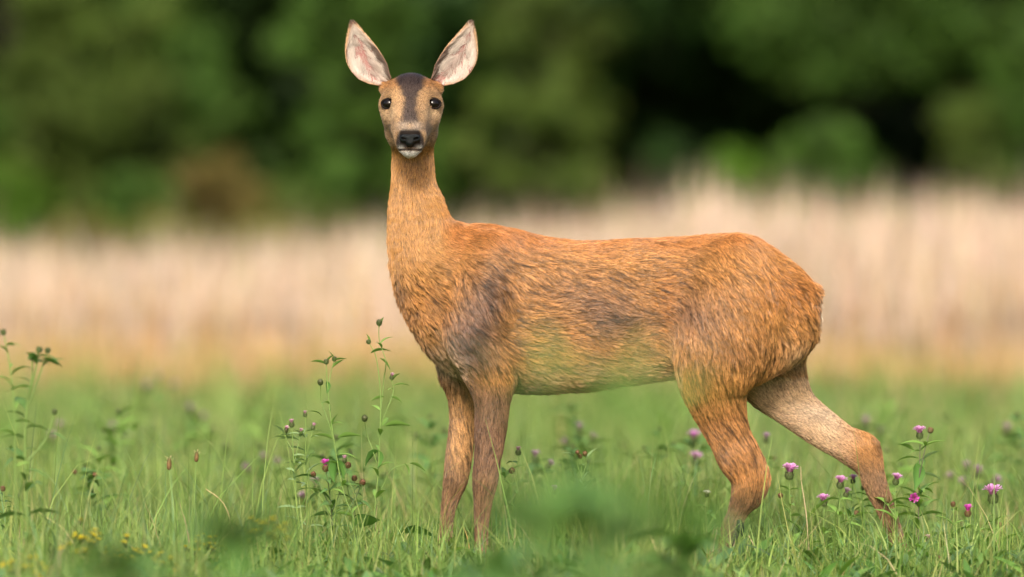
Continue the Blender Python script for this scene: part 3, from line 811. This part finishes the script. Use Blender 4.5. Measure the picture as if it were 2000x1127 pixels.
        tipd = sstep(0.86, 1.0, uu)[:, None]
        inn = sstep(-0.3, -0.95, vv)[:, None] * sstep(0.6, 0.2, uu)[:, None]
        co = np.tile(lin(196, 158, 118), (n2, 1)) * (1 - tipd) + lin(84, 62, 50) * tipd
        co = co * (1 - 0.85 * inn) + lin(60, 42, 30) * 0.85 * inn
        P_.append(pts); C_.append(co * R.uniform(0.7, 1.25, (n2, 1))); W_.append(np.full(n2, 0.00036))
        hair('ear_hair', np.concatenate(P_), np.interp(np.linspace(0, 1, K), [0, .4, 1], [1, .85, .1]), np.concatenate(W_), np.concatenate(C_), M_EARHAIR, deer)

    # ---- eyes
    for ec, s in zip(EYES, (-1, 1)):
        mb = MB(); nr_, ns = 14, 20
        th = np.linspace(0.001, math.pi - 0.001, nr_); ph = np.arange(ns) / ns * 2 * math.pi
        Vs = np.stack([np.sin(th)[:, None] * np.cos(ph), np.sin(th)[:, None] * np.sin(ph), np.cos(th)[:, None] + 0 * ph], -1).reshape(-1, 3) * EYE_R
        i, j = np.meshgrid(np.arange(nr_ - 1), np.arange(ns), indexing='ij')
        Fs = np.stack([i * ns + j, (i + 1) * ns + j, (i + 1) * ns + (j + 1) % ns, i * ns + (j + 1) % ns], -1).reshape(-1, 4)
        mb.add(Vs, Fs, (0, 0, 0))
        eye = obj('eye', mb.build('eye', M_EYE), deer, ec); eye.scale = (1, 1, 0.84)
        out = np.array([s * 0.25, -0.96, 0.02]); out /= np.linalg.norm(out)
        hz = np.cross(out, [0, 0, 1.0]); hz /= np.linalg.norm(hz); up = np.cross(hz, out)
        a = np.linspace(0, 2 * math.pi, 25)
        ring = out * EYE_R * (0.30 + 0.25 * np.abs(np.sin(a)))[:, None] + hz * (np.cos(a) * EYE_R * 1.08)[:, None] + up * (np.sin(a) * EYE_R * 0.78)[:, None]
        mb = MB(); mb.tube(ring, 0.0024, (0, 0, 0), 7)
        obj('eyelid', mb.build('eyelid', M_LID), eye)

    # ---- nose pad with nostrils
    h = 0.0011; lo = NOSE_C - np.array([0.028, 0.022, 0.026]); n3 = (np.array([0.056, 0.046, 0.05]) / h).astype(int)
    F = np.full(n3, 0.02, np.float32)
    def ell(c, r):
        ax = [(np.arange(n3[q]) * h + lo[q] - NOSE_C[q] - c[q]) / r[q] for q in range(3)]
        return ((np.sqrt(ax[0][:, None, None] ** 2 + ax[1][None, :, None] ** 2 + ax[2][None, None, :] ** 2) - 1) * min(r)).astype(np.float32)
    F = smin(F, ell((0, 0.002, 0.004), (0.0185, 0.0125, 0.0095)), 0.004)
    F = smin(F, ell((0, 0.001, -0.007), (0.0095, 0.0115, 0.010)), 0.006)
    for s in (-1, 1):
        F = smin(F, ell((s * 0.0115, 0.002, 0.0), (0.0085, 0.0115, 0.0085)), 0.004)
        F = np.maximum(F, -smin(ell((s * 0.0105, -0.0105, -0.001), (0.0036, 0.0055, 0.0028)), ell((s * 0.0145, -0.0085, 0.0005), (0.0032, 0.0055, 0.0022)), 0.002))
    F = np.maximum(F, -ell((0, -0.0125, -0.010), (0.0011, 0.004, 0.009)))
    Vn, Fn = surface_nets(F, lo, h)
    obj('nose', mesh('nose', Vn, Fn, M_NOSE), deer)

    # ---- hooves and dewclaws
    for (px, py, y) in ((920, 1128, -72), (846, 1128, 56), (1394, 1126, -72), (1776, 1128, 62)):
        for dy in (-8, 8):
            c0 = P3(px, py - 16, y + dy)
            u = np.linspace(0, 1, 6)[:, None]
            path = c0 + u * (np.array([-0.026, 0, 0]) + np.array([0, 0, 0]))
            mb = MB()
            prof = np.array([[0.020, 0.0], [0.018, 0.030], [-0.014, 0.032], [-0.040, 0.006], [-0.042, 0.0]])
            nP = len(prof); Vh = []
            for yy, sc in ((-0.0075, 0.86), (-0.004, 1.0), (0.004, 1.0), (0.0075, 0.86)):
                for a_, b_ in prof: Vh.append((c0[0] + a_ * sc, c0[1] + yy, b_ * sc))
            Fh = []
            for k in range(3):
                for q in range(nP): Fh.append((k * nP + q, k * nP + (q + 1) % nP, (k + 1) * nP + (q + 1) % nP, (k + 1) * nP + q))
            for k in (0, 3): Fh += [(k * nP, k * nP + 1, k * nP + 2, k * nP + 3), (k * nP, k * nP + 3, k * nP + 4, k * nP + 4)][:1] + [(k * nP, k * nP + 3, k * nP + 4, k * nP)][:0]
            mb.add(Vh, Fh, (0, 0, 0)); obj('hoof', mb.build('hoof', M_HOOF, False), deer)
    for (px, py, y) in ((1440, 1012, -66), (948, 1084, -66), (873, 1084, 60), (1784, 1086, 66)):
        for dy in (-9, 9):
            mb = MB(); c0 = P3(px, py, y + dy)
            mb.tube(c0 + np.linspace(0, 1, 5)[:, None] * np.array([0.006, 0, -0.034]), np.array([0.0045, 0.0075, 0.0085, 0.006, 0.0012]), (0, 0, 0), 7)
            obj('dewclaw', mb.build('dewclaw', M_HOOF), deer)
    return deer

def hair(name, pts, prof, width, col, mat, parent):
    n, K, _ = pts.shape
    cu = bpy.data.hair_curves.new(name)
    cu.add_curves([K] * n)
    cu.attributes['position'].data.foreach_set('vector', pts.astype(np.float32).ravel())
    ra = cu.attributes.get('radius') or cu.attributes.new('radius', 'FLOAT', 'POINT')
    ra.data.foreach_set('value', (width[:, None] * prof[None]).astype(np.float32).ravel())
    ca = cu.attributes.new('tint', 'FLOAT_COLOR', 'CURVE')
    c4 = np.ones((n, 4), np.float32); c4[:, :3] = np.clip(col * 0.98, 0.002, 0.9); ca.data.foreach_set('color', c4.ravel())
    cu.materials.append(mat)
    return obj(name, cu, parent)

EYE_R = 0.0140
EYES = [P3(762, 204, -39), P3(845, 204, -39)]
NOSE_C = P3(803, 274, -138)
make_deer()

# ------------------------------------------------------------------ flowers and weeds, each a thing of its own
def leaf_mesh(name, ratio, droop, fold, col, peak=0.8, teeth=0.0):
    K = 8; t = np.linspace(0, 1, K); V, C = [], []
    w = 0.5 * ratio * np.sin(np.pi * np.clip(t, 0.02, 0.985) ** peak) + 0.012
    for k in range(K):
        wk = w[k] * (1 + teeth * (k % 2))
        z = 0.25 * t[k] - droop * t[k] ** 2
        V += [(t[k], -wk, z + fold * wk), (t[k], 0, z), (t[k], wk, z + fold * wk)]
        C += [np.array(col), np.array(col) * 1.35, np.array(col)]
    F = []
    for k in range(K - 1):
        a = k * 3; F += [(a, a + 3, a + 4, a + 1), (a + 1, a + 4, a + 5, a + 2)]
    return mesh(name, V, F, M_LEAF, np.array(C))

LG, LD, LP = (0.16, 0.28, 0.06), (0.10, 0.19, 0.05), (0.21, 0.31, 0.14)
LEAVES = {
    'lance': leaf_mesh('lance_leaf', 0.24, 0.45, 0.5, LG), 'lance_dark': leaf_mesh('lance_leaf', 0.26, 0.6, 0.4, LD),
    'ovate': leaf_mesh('ovate_leaf', 0.48, 0.5, 0.35, (0.085, 0.19, 0.04), 0.7, 0.08), 'grey': leaf_mesh('grey_leaf', 0.22, 0.3, 0.5, LP),
    'broad': leaf_mesh('broad_leaf', 0.42, 0.7, 0.3, (0.085, 0.175, 0.04), 0.75, 0.05), 'needle': leaf_mesh('needle_leaf', 0.09, 0.3, 0.6, LG),
}

def lathe(prof, cols, n=10):
    prof = np.array(prof, float); m = len(prof); th = np.arange(n) / n * 2 * np.pi
    V = np.stack([prof[:, :1] * np.cos(th), prof[:, :1] * np.sin(th), prof[:, 1:] + 0 * th], -1).reshape(-1, 3)
    i, j = np.meshgrid(np.arange(m - 1), np.arange(n), indexing='ij')
    F = np.stack([i * n + j, i * n + (j + 1) % n, (i + 1) * n + (j + 1) % n, (i + 1) * n + j], -1).reshape(-1, 4)
    return V, F, np.repeat(np.array(cols, float), n, axis=0)

def cup_mesh(name, green, tip):
    """ovoid of overlapping bracts, 1 unit tall"""
    mb = MB(); V, F, C = lathe([(0.06, 0), (0.34, 0.12), (0.46, 0.4), (0.40, 0.72), (0.26, 0.95), (0.02, 1.0)], [np.array(green)] * 3 + [np.array(tip)] * 3)
    mb.add(V, F, C)
    for r in range(4):
        for k in range(9):
            a = (k + 0.5 * (r % 2)) / 9 * 2 * np.pi; z = 0.12 + r * 0.2; rr = [0.36, 0.46, 0.45, 0.38][r]
            o = np.array([math.cos(a), math.sin(a), 0]); s = np.array([-math.sin(a), math.cos(a), 0]); c = o * rr + np.array([0, 0, z])
            mb.add([c - s * 0.14, c + s * 0.14, c + o * 0.07 + s * 0.05 + np.array([0, 0, 0.24]), c + o * 0.07 - s * 0.05 + np.array([0, 0, 0.24])], [(0, 1, 2, 3)],
                   [np.array(green)] * 2 + [np.array(tip)] * 2)
    return mb.build(name, M_LEAF)

def floret_mesh(name, col, col2, n=46, spread=1.0, h=0.9):
    mb = MB(); rng = np.random.default_rng(3)
    for k in range(n):
        a = rng.random() * 2 * np.pi; q = math.sqrt(rng.random()) * spread
        o = np.array([math.cos(a), math.sin(a), 0]) * 0.85; s = np.array([-math.sin(a), math.cos(a), 0])
        p0 = o * 0.18 * q; p1 = o * 0.55 * q + np.array([0, 0, h * 0.6]); p2 = o * (0.98 * q) + np.array([0, 0, h * (1.15 - 0.45 * q + rng.uniform(-.12, .15))])
        w = 0.075
        c = np.array(col) * rng.uniform(0.75, 1.2); c2 = np.array(col2) * rng.uniform(0.8, 1.2)
        mb.add([p0 - s * w * .5, p0 + s * w * .5, p1 + s * w, p1 - s * w, p2 + s * w * 1.1, p2 - s * w * 1.1], [(0, 1, 2, 3), (3, 2, 4, 5)], [c, c, c, c, c2, c2])
    return mb.build(name, M_PETAL)

CUP_G = cup_mesh('bract_cup', (0.12, 0.18, 0.06), (0.10, 0.11, 0.045)); CUP_B = cup_mesh('bract_cup', (0.14, 0.12, 0.05), (0.20, 0.09, 0.05))
PINK = floret_mesh('floret_tuft', (0.56, 0.22, 0.52), (0.74, 0.40, 0.72)); MAG = floret_mesh('floret_tuft', (0.52, 0.06, 0.40), (0.68, 0.12, 0.55), 34, 0.75)
DULL = floret_mesh('floret_tuft', (0.33, 0.20, 0.30), (0.46, 0.32, 0.42), 40, 0.8); SMALLP = floret_mesh('floret_tuft', (0.5, 0.25, 0.38), (0.66, 0.42, 0.52), 26, 0.55, 0.6)
YELLOW = floret_mesh('floret_tuft', (0.62, 0.5, 0.02), (0.75, 0.62, 0.04), 34, 1.0, 0.6); WHITEF = floret_mesh('floret_tuft', (0.62, 0.64, 0.5), (0.75, 0.75, 0.66), 40, 1.0, 0.7)

def spike_mesh():
    mb = MB(); V, F, C = lathe([(0.05, 0), (0.17, .1), (0.19, .45), (0.14, .8), (0.02, 1.0)], [(0.2, .12, .06), (0.26, .15, .07), (0.3, .17, .08), (0.22, .17, .06), (0.2, .2, .07)], 9)
    mb.add(V, F, C); rng = np.random.default_rng(1)
    for k in range(26):
        a = rng.random() * 6.28; z = rng.uniform(.5, 1); o = np.array([math.cos(a), math.sin(a), 0.25]); p = o * 0.14 + np.array([0, 0, z - .03]); s = np.array([-o[1], o[0], 0]) * .03
        mb.add([p - s, p + s, p + o * .22 + s, p + o * .22 - s], [(0, 1, 2, 3)], (0.5, .42, .2))
    return mb.build('flower_spike', M_LEAF)
SPIKE = spike_mesh()

def seed_mesh():
    mb = MB(); rng = np.random.default_rng(2)
    for k in range(44):
        z = k / 44; a = k * 2.4; o = np.array([math.cos(a), math.sin(a), 1.6]); o /= np.linalg.norm(o); s = np.cross(o, [0, 0, 1.0]); s /= np.linalg.norm(s)
        p = np.array([0, 0, z]); L = 0.16 * (1.1 - 0.5 * z); c = np.array([.62, .5, .32]) * rng.uniform(.75, 1.2)
        mb.add([p, p + o * L * .5 + s * .03, p + o * L, p + o * L * .5 - s * .03], [(0, 1, 2, 3)], c)
    return mb.build('seed_head', M_STRAW)
SEED = seed_mesh()

HEADS = {   # kind: (cup mesh, floret mesh, default height in metres)
    'pink': (CUP_G, PINK, 0.0145), 'magenta': (CUP_B, MAG, 0.013), 'dull': (CUP_G, DULL, 0.0125), 'bud': (CUP_G, SMALLP, 0.010), 'brown': (CUP_B, None, 0.010),
    'green': (CUP_G, None, 0.011), 'yellow': (CUP_G, YELLOW, 0.007), 'white': (CUP_G, WHITEF, 0.011), 'spike': (SPIKE, None, 0.026), 'seed': (SEED, None, 0.09)}
HNAME = {'spike': 'flower_spike', 'seed': 'seed_head', 'green': 'bud', 'brown': 'bud', 'bud': 'bud'}

def frame(d, up=(0, 0, 1)):
    d = Vector(d).normalized(); return d.to_track_quat('Z', 'Y').to_matrix().to_4x4()

def herb(name, label, cat, y, base, lines, leaves=('lance', 8, 0.04, 0.1, 0.95), head='pink', hs=1.0, group=None, stem_col=(0.22, 0.33, 0.09), sr=0.0017, seed=0, extra=()):
    """base = photo px of the foot; lines = polylines of photo pixels, first one starts at the foot; a head at the end of each"""
    rng = np.random.default_rng(1000 + seed + int(abs(base) * 3) + len(label))
    org = np.array([(base - 1000.0) * (CAM_D + y) / FPX, y, 0.0])
    root = empty(name, org); tag(root, label, cat, group)
    mb = MB(); paths = []
    for li, ln in enumerate(lines):
        yy = y
        pts = [PX(px, py, y + (0 if li == 0 else rng.normal(0, 0.006) * k)) - org for k, (px, py) in enumerate(ln)]
        if li == 0: pts = [np.array([0, 0, -0.004])] + pts
        pts = np.array(pts)
        sp = spline(pts, 5) if len(pts) > 2 else spline(np.array([pts[0], (pts[0] + pts[1]) / 2 + np.array([rng.normal(0, 0.006), 0, 0]), pts[1]]), 5)
        paths.append(sp); u = np.linspace(1, 0.5, len(sp))
        c = np.array(stem_col) * np.linspace(0.9, 1.15, len(sp))[:, None]
        mb.tube(sp, sr * u * (1 if li == 0 else 0.75), c, 5)
    obj('stem', mb.build('stem', M_LEAF), root)
    if leaves:
        kind, n, ln_, t0, t1 = leaves; n = int(n * 1.5) if kind != 'needle' else n
        az = rng.random() * 6.28
        tot = [len(p) for p in paths]
        for k in range(n):
            p = paths[rng.choice(len(paths), p=np.array(tot) / sum(tot))] if k > n * 0.55 else paths[0]
            t = t0 + (t1 - t0) * ((k + rng.random() * 0.8) / n); i = min(int(t * (len(p) - 1)), len(p) - 2)
            az += 2.4 + rng.normal(0, 0.4)
            o = obj('leaf', LEAVES[kind], root, p[i])
            s = ln_ * 1.45 * rng.uniform(0.6, 1.25) * (1.15 - 0.5 * t)
            o.rotation_euler = (rng.normal(0, 0.3), -rng.uniform(0.0, 0.75), az); o.scale = (s, s, s)
    for (px, py, L, ang, kind) in extra:         # single leaves seen in the photograph: foot pixel, length, direction in the picture (degrees up from the right)
        o = obj('leaf', LEAVES[kind], root, PX(px, py, y) - org)
        o.rotation_euler = (rng.normal(-0.7, 0.15), -math.radians(ang), rng.normal(0, 0.25)) if abs(ang) <= 90 else (rng.normal(0.7, 0.15), -math.radians(180 - ang), math.pi + rng.normal(0, 0.25))
        o.scale = (L * 1.15, L * 1.3, L * 1.15)
    kinds = head if isinstance(head, (list, tuple)) else [head] * len(lines)
    for p, hk in zip(paths, kinds):
        if hk is None: continue
        cup, flo, H = HEADS[hk]; d = p[-1] - p[-2]; d = d / (np.linalg.norm(d) + 1e-9) + np.array([rng.normal(0, .15), -0.25, 0.3])
        s = H * hs * rng.uniform(0.85, 1.15)
        ncl = 9 if hk == 'yellow' else 1
        for q in range(ncl):
            pos = p[-1] - p[-1] * 0 + (rng.normal(0, 1, 3) * np.array([0.011, 0.011, 0.012]) if ncl > 1 else 0)
            h = obj(HNAME.get(hk, 'flower_head'), cup, root, pos)
            h.rotation_mode = 'QUATERNION'; h.rotation_quaternion = frame(d + rng.normal(0, .25, 3) * (ncl > 1)).to_quaternion(); h.scale = (s, s, s)
            if flo is not None:
                f = obj('florets', flo, h, (0, 0, 0.78)); f.scale = (1.15, 1.15, 1.1)
    return root

GP = 'knapweeds flowering in the grass'
# --- the two tall weeds before the deer's chest and their neighbours
herb('weed', 'tall forked green weed with twin leafy bud tips before the deer\'s chest', 'weed', -0.06, 706, [[(697, 1035), (672, 965), (657, 890), (646, 815), (640, 755), (637, 712)], [(655, 872), (640, 820), (628, 785), (626, 752)], [(640, 765), (646, 730), (652, 706)]],
     ('lance', 8, 0.026, 0.25, 0.9), ['green', 'green', 'green'], 1.1, seed=1, extra=[(637, 712, .026, 160, 'lance'), (637, 712, .022, 60, 'lance'), (652, 706, .022, 20, 'lance'), (652, 706, .02, 110, 'lance'), (638, 745, .02, -80, 'ovate'), (660, 855, .038, 12, 'lance'), (657, 900, .036, -105, 'ovate'), (657, 900, .034, -60, 'ovate'), (648, 840, .028, 80, 'lance'), (695, 1030, .056, 25, 'ovate'), (690, 1010, .03, 160, 'lance'), (628, 812, .022, 150, 'lance')])
herb('weed', 'tallest branching green weed before the deer\'s chest, topped by small buds', 'weed', -0.05, 733, [[(732, 1010), (738, 930), (742, 850), (743, 770), (735, 700), (722, 672)], [(744, 800), (750, 740), (753, 705), (741, 665), (740, 636)], [(742, 835), (758, 795), (768, 765), (765, 742)], [(736, 905), (728, 880), (717, 850), (712, 822)], [(735, 985), (752, 940), (768, 915), (800, 905)]],
     ('lance', 8, 0.026, 0.2, 0.9), ['green', 'green', 'bud', 'green', None], 1.0, seed=2, extra=[(724, 690, .036, 15, 'lance'), (742, 700, .026, -40, 'lance'), (752, 832, .042, 8, 'lance'), (764, 745, .02, 50, 'lance'), (764, 775, .02, -20, 'lance'), (750, 775, .022, 190, 'lance'), (738, 880, .034, -140, 'ovate'), (738, 880, .030, -80, 'ovate'), (800, 905, .03, -18, 'lance'), (790, 905, .022, -60, 'lance'), (780, 1045, .062, 8, 'ovate'), (740, 640, .02, 70, 'lance'), (722, 672, .018, 100, 'lance')])
herb('weed', 'pale budding weed with greyish narrow leaves, the shorter of two', 'weed', 0.03, 585, [[(578, 960), (573, 890), (570, 835)], [(574, 910), (582, 870), (586, 850)], [(572, 880), (560, 860), (558, 845)]], ('grey', 14, 0.030, 0.15, 0.98), 'bud', 1.0, seed=3)
herb('weed', 'pale budding weed with greyish narrow leaves, the taller of two', 'weed', 0.05, 604, [[(598, 950), (597, 870), (596, 815)], [(598, 890), (606, 860), (610, 840)]], ('grey', 12, 0.030, 0.15, 0.98), 'bud', 1.0, seed=4)
herb('knapweed', 'knapweed with a half open purple bud beside the forked weed', 'knapweed', -0.04, 655, [[(648, 1010), (642, 950), (637, 922)], [(646, 990), (625, 950), (615, 930)], [(648, 1000), (668, 950), (672, 905)]], ('lance_dark', 13, 0.040, 0.1, 0.85), ['magenta', 'brown', 'bud'], 1.05, seed=5, stem_col=(.12, .17, .06))
herb('knapweed', 'knapweed with small brown seed buds between the two tall weeds', 'knapweed', 0.0, 690, [[(692, 1010), (692, 960), (692, 940)], [(692, 980), (700, 960), (705, 948)], [(690, 985), (680, 960), (678, 915)]], ('lance_dark', 11, 0.034, 0.1, 0.85), 'brown', 1.15, seed=6, stem_col=(.12, .17, .06))
# --- knapweed flowers round the hind legs
kn = [
    (1541, 938, -0.02, 'pink', 1.15, 'pink knapweed flower opening flat beside the hock of the raised hind leg'),
    (1610, 990, -0.04, 'pink', 1.0, 'low pink knapweed with a flat flower between the hind legs'),
    (1640, 955, 0.05, 'pink', 0.95, 'round pink knapweed flower between the hind legs'),
    (1651, 972, 0.06, 'dull', 0.85, 'faded dark pink knapweed between the hind legs'),
    (1666, 945, 0.15, 'pink', 0.7, 'small pink knapweed just before the stretched hind leg'),
    (1684, 958, 0.2, 'bud', 0.9, 'pink knapweed bud partly behind the stretched hind leg'),
    (1748, 948, 0.02, 'pink', 1.1, 'flat pink knapweed flower touching the rear of the stretched hind leg'),
    (1940, 985, -0.03, 'pink', 1.35, 'largest round pink knapweed flower, alone in the open grass'),
    (1890, 1010, -0.1, 'magenta', 1.0, 'magenta knapweed flower in the open grass behind the deer'),
    (1814, 1060, -0.1, 'bud', 1.2, 'pale pink knapweed flower low in the grass by the rear hoof'),
    (1862, 990, -0.02, 'brown', 1.1, 'knapweed with only orange brown seed buds behind the deer'),
    (1952, 1030, -0.05, 'brown', 1.0, 'low brown knapweed seed bud under the largest pink flower'),
    (1012, 890, 0.1, 'bud', 1.25, 'single pink knapweed bud beside the dark front leg'),
    (1082, 966, -0.15, 'dull', 0.9, 'greyish lilac knapweed flower below the deer\'s belly'),
    (1380, 972, 0.1, 'white', 0.9, 'small white clover in front of the raised hind leg'),
    (1496, 866, 1.1, 'dull', 0.9, 'dull pink knapweed flower behind the raised hind leg'),
]
for i, (px, py, y, hk, hs, lab) in enumerate(kn):
    b = px + R.uniform(-14, 14); cl = 'clover' if hk == 'white' else 'knapweed'
    br = [] if i % 3 else [[(b * .5 + px * .5, py + 60), (px + R.uniform(14, 26) * (1 if i % 2 else -1), py + 34)]]
    herb(cl, lab, cl, y, b, [[(px * .6 + b * .4, py + 70), (px, py)]] + br, ('lance', 7, 0.034, 0.15, 0.92), [hk] + ['brown'] * len(br), hs, 'knapweeds and clover in the grass', seed=20 + i)
herb('knapweed', 'leafy knapweed with several stems behind the stretched hind leg', 'knapweed', 0.12, 1795, [[(1794, 1010), (1796, 930), (1797, 858)], [(1795, 935), (1806, 880), (1815, 846)], [(1794, 990), (1786, 975), (1783, 975)]], ('lance', 16, 0.045, 0.15, 0.95), ['pink', 'brown', 'magenta'], 1.05, seed=40, stem_col=(.16, .15, .1), extra=[(1790, 905, .045, -85, 'ovate'), (1800, 900, .035, 30, 'grey'), (1785, 880, .03, 150, 'lance'), (1800, 925, .035, -15, 'grey'), (1765, 985, .05, 175, 'lance')])
herb('knapweed', 'branched herb with clustered orange tipped buds below the deer\'s belly', 'knapweed', -0.03, 1150, [[(1142, 990), (1137, 940), (1134, 896)], [(1138, 930), (1145, 905), (1143, 890)], [(1138, 940), (1127, 905), (1127, 888)], [(1146, 985), (1160, 985), (1158, 975)]], ('grey', 13, 0.026, 0.2, 0.97), 'brown', 0.95, seed=41)
# --- ribwort plantain
herb('plantain', 'ribwort plantain stalk with a slanted brown flower spike', 'plantain', 0.02, 348, [[(342, 1010), (333, 950), (330, 918)]], ('needle', 4, 0.07, 0.0, 0.1), 'spike', 1.0, seed=50)
herb('plantain', 'ribwort plantain stalk with an upright brown flower spike', 'plantain', 0.0, 378, [[(379, 1010), (381, 950), (383, 902)]], ('needle', 4, 0.07, 0.0, 0.1), 'spike', 0.75, seed=51)
# --- the weeds at the border of the meadow patch
herb('weed', 'tall stout weed with spreading leafy top and a bent yellow stalk', 'weed', -0.85, 60, [[(52, 1010), (48, 900), (52, 800), (62, 740), (62, 705)], [(56, 790), (75, 740), (92, 690)], [(55, 780), (70, 720), (75, 690)], [(54, 900), (88, 860), (105, 810)]], ('lance_dark', 18, 0.040, 0.1, 0.98), 'green', 1.0, seed=60, sr=0.003)
herb('weed', 'thin tall weed leaning over beside the stout one', 'weed', -0.9, 34, [[(30, 950), (28, 800), (20, 720), (8, 655)]], ('lance', 9, 0.03, 0.3, 0.98), 'green', 1.0, seed=61, sr=0.002)
herb('weed', 'short dark sprig with brown bud and stiff leaves', 'weed', -0.05, 12, [[(10, 1010), (6, 960)]], ('lance_dark', 7, 0.03, 0.3, 0.95), 'brown', 1.1, seed=62)
herb('weed', 'dark leaved weed with drooping top beside the plantains', 'weed', 0.6, 190, [[(180, 990), (170, 940), (150, 925)], [(182, 1000), (190, 950), (186, 930)]], ('lance_dark', 10, 0.05, 0.2, 0.95), 'brown', 1.0, seed=63)
for i, (px, py, y, bx) in enumerate([(405, 1066, -0.55, 400), (168, 1052, -1.1, 172), (248, 1078, -1.0, 250), (312, 1098, -1.1, 315), (55, 1112, -1.3, 60), (520, 1035, -1.5, 520)]):
    herb('yellow_flower', 'small yellow flowers in a loose cluster low in the grass', 'flower', y, bx, [[(px, py + 30), (px, py)], [(px, py + 25), (px - 22, py + 16)], [(px, py + 25), (px + 18, py + 12)]], ('needle', 6, 0.025, 0.2, 0.95), 'yellow', 1.0, 'yellow flowers low in the grass', seed=70 + i)
# --- dry stalks
herb('dry_grass_stalk', 'pale dry grass stalk with a narrow seed head between the hind legs', 'grass stalk', -0.05, 1584, [[(1577, 1030), (1572, 985), (1568, 960), (1565, 940)]], ('needle', 2, 0.06, 0.1, 0.5), 'seed', 0.28, seed=80, stem_col=(.5, .4, .24))
herb('dry_grass_stalk', 'broken straw stalk bent sideways by the raised hind hoof', 'grass stalk', -0.08, 1492, [[(1480, 1085), (1462, 1045)]], None, None, seed=81, stem_col=(.6, .48, .3))
herb('dry_grass_stalk', 'bent orange straw stalk beside the pale front leg', 'grass stalk', -0.08, 925, [[(915, 1060), (905, 1030)]], None, None, seed=82, stem_col=(.5, .32, .12))
herb('dry_grass_stalk', 'slanted straw stalk rising out of the grass near the plantains', 'grass stalk', 0.0, 470, [[(445, 1000), (402, 955)]], None, None, seed=83, stem_col=(.5, .4, .2))
# --- leafy plants standing between the camera and the deer
fr = [(1160, 985, -5.3, 'dark broad-leaved weed in front of the deer\'s belly'), (1265, 985, -5.0, 'lower broad-leaved weed in front of the raised hind leg'), (1050, 990, -5.6, 'bright broad-leaved weed in front of the dark front leg'),
      (470, 1030, -5.2, 'broad-leaved weed standing before the tall forked weeds'), (1330, 1060, -2.4, 'small broad-leaved weed below the raised hind leg'), (240, 1085, -4.6, 'broad-leaved weed behind the yellow flowers'), (960, 1085, -3.6, 'small broad-leaved weed hiding the front hooves')]
for i, (px, py, y, lab) in enumerate(fr):
    herb('broad_leaved_weed', lab, 'weed', y, px + 10, [[(px + 4, py + 60), (px, py)], [(px + 6, py + 80), (px - 30, py + 30)], [(px + 6, py + 80), (px + 36, py + 40)]], ('broad', 16, 0.075, 0.05, 0.98), 'green', 1.0, seed=90 + i, sr=0.002)
for i, (px, py, y, lab) in enumerate([(1040, 700, -6.2, 'tall wispy grass stem with seed head before the deer\'s belly'), (1225, 715, -6.6, 'taller wispy grass stem before the deer\'s flank'), (1290, 735, -5.8, 'wispy leaning grass stem before the deer\'s flank'), (1165, 735, -5.2, 'wispy upright grass stem before the deer\'s belly')]):
    herb('grass_stem', lab, 'grass stalk', y, px + R.uniform(-20, 20), [[(px, py + 150), (px, py)], [(px, py + 120), (px + 50, py + 20)], [(px, py + 120), (px - 45, py + 30)]], ('needle', 10, 0.085, 0.3, 0.98), 'seed', 0.45, seed=100 + i, stem_col=(.2, .3, .09))
# --- plants farther back
bk = [(310, 745, 5.5, 'dull', 'tall dusky thistle-like weed far back by the dry grass'), (372, 812, 4.2, 'dull', 'dusky purple flowered weed in the middle of the meadow'), (120, 845, 3.0, 'dull', 'dull purple flowered weed behind the stout tall one'),
      (220, 850, 3.4, 'dull', 'dull flowered weed past the dusky purple one'), (515, 905, 2.2, 'dull', 'purple flowered weed behind the pale budding weeds'), (1118, 798, 3.6, 'green', 'pale green weed behind the deer\'s belly'), (1132, 852, 2.2, 'dull', 'lilac flowered weed behind the deer\'s belly'),
      (1356, 868, 1.7, 'pink', 'taller pink knapweed behind the raised hind leg, before its knee'), (1356, 910, 1.3, 'pink', 'shorter pink knapweed behind the raised hind leg, before its knee'), (1690, 838, 3.0, 'dull', 'dusky flowered weed behind the stretched hind leg'),
      (1908, 935, 1.5, 'dull', 'lilac knapweed behind the largest pink flower'), (1966, 852, 3.0, 'dull', 'grey pink flowered weed far behind the largest pink flower'), (1886, 925, 1.9, 'dull', 'brownish knapweed behind the magenta flower'), (1045, 905, 1.0, 'dull', 'faded knapweed behind the pink bud by the dark front leg'),
      (620, 960, 1.0, 'dull', 'dark flowered weed behind the forked weeds'), (440, 880, 2.6, 'green', 'leafy green weed behind the plantains')]
for i, (px, py, y, hk, lab) in enumerate(bk):
    herb('meadow_weed', lab, 'weed', y, px + R.uniform(-12, 12), [[(px, py + 40), (px, py)]] + ([] if hk == 'pink' or i % 3 == 2 else [[(px, py + 45), (px + 22, py + 14)]]) + ([] if hk == 'pink' or i % 2 else [[(px, py + 50), (px - 20, py + 22)]]), ('lance_dark', 12, 0.05, 0.1, 0.98), hk, 1.25, 'weeds farther back in the meadow', seed=110 + i, sr=0.002)

lp = np.random.default_rng(44)
for i in range(36):
    y = float(lp.uniform(0.6, 6.5)); sc = FPX / (CAM_D + y)
    px = float(lp.uniform(-40, 860)) if i < 24 else float(lp.uniform(1020, 2030))
    top = 563.5 + (CAM_H - lp.uniform(0.18, 0.30)) * sc
    herb('leafy_weed', 'leafy green weed without flowers in the grass farther back than the deer', 'weed', y, px + float(lp.uniform(-10, 10)), [[(px, top + 60), (px, top)], [(px, top + 70), (px + 26, top + 28)], [(px, top + 75), (px - 24, top + 36)]],
         ('lance_dark' if i % 2 else 'lance', 15, 0.05, 0.1, 0.98), 'green', 1.0, 'leafy weeds scattered in the meadow', seed=200 + i, sr=0.002)
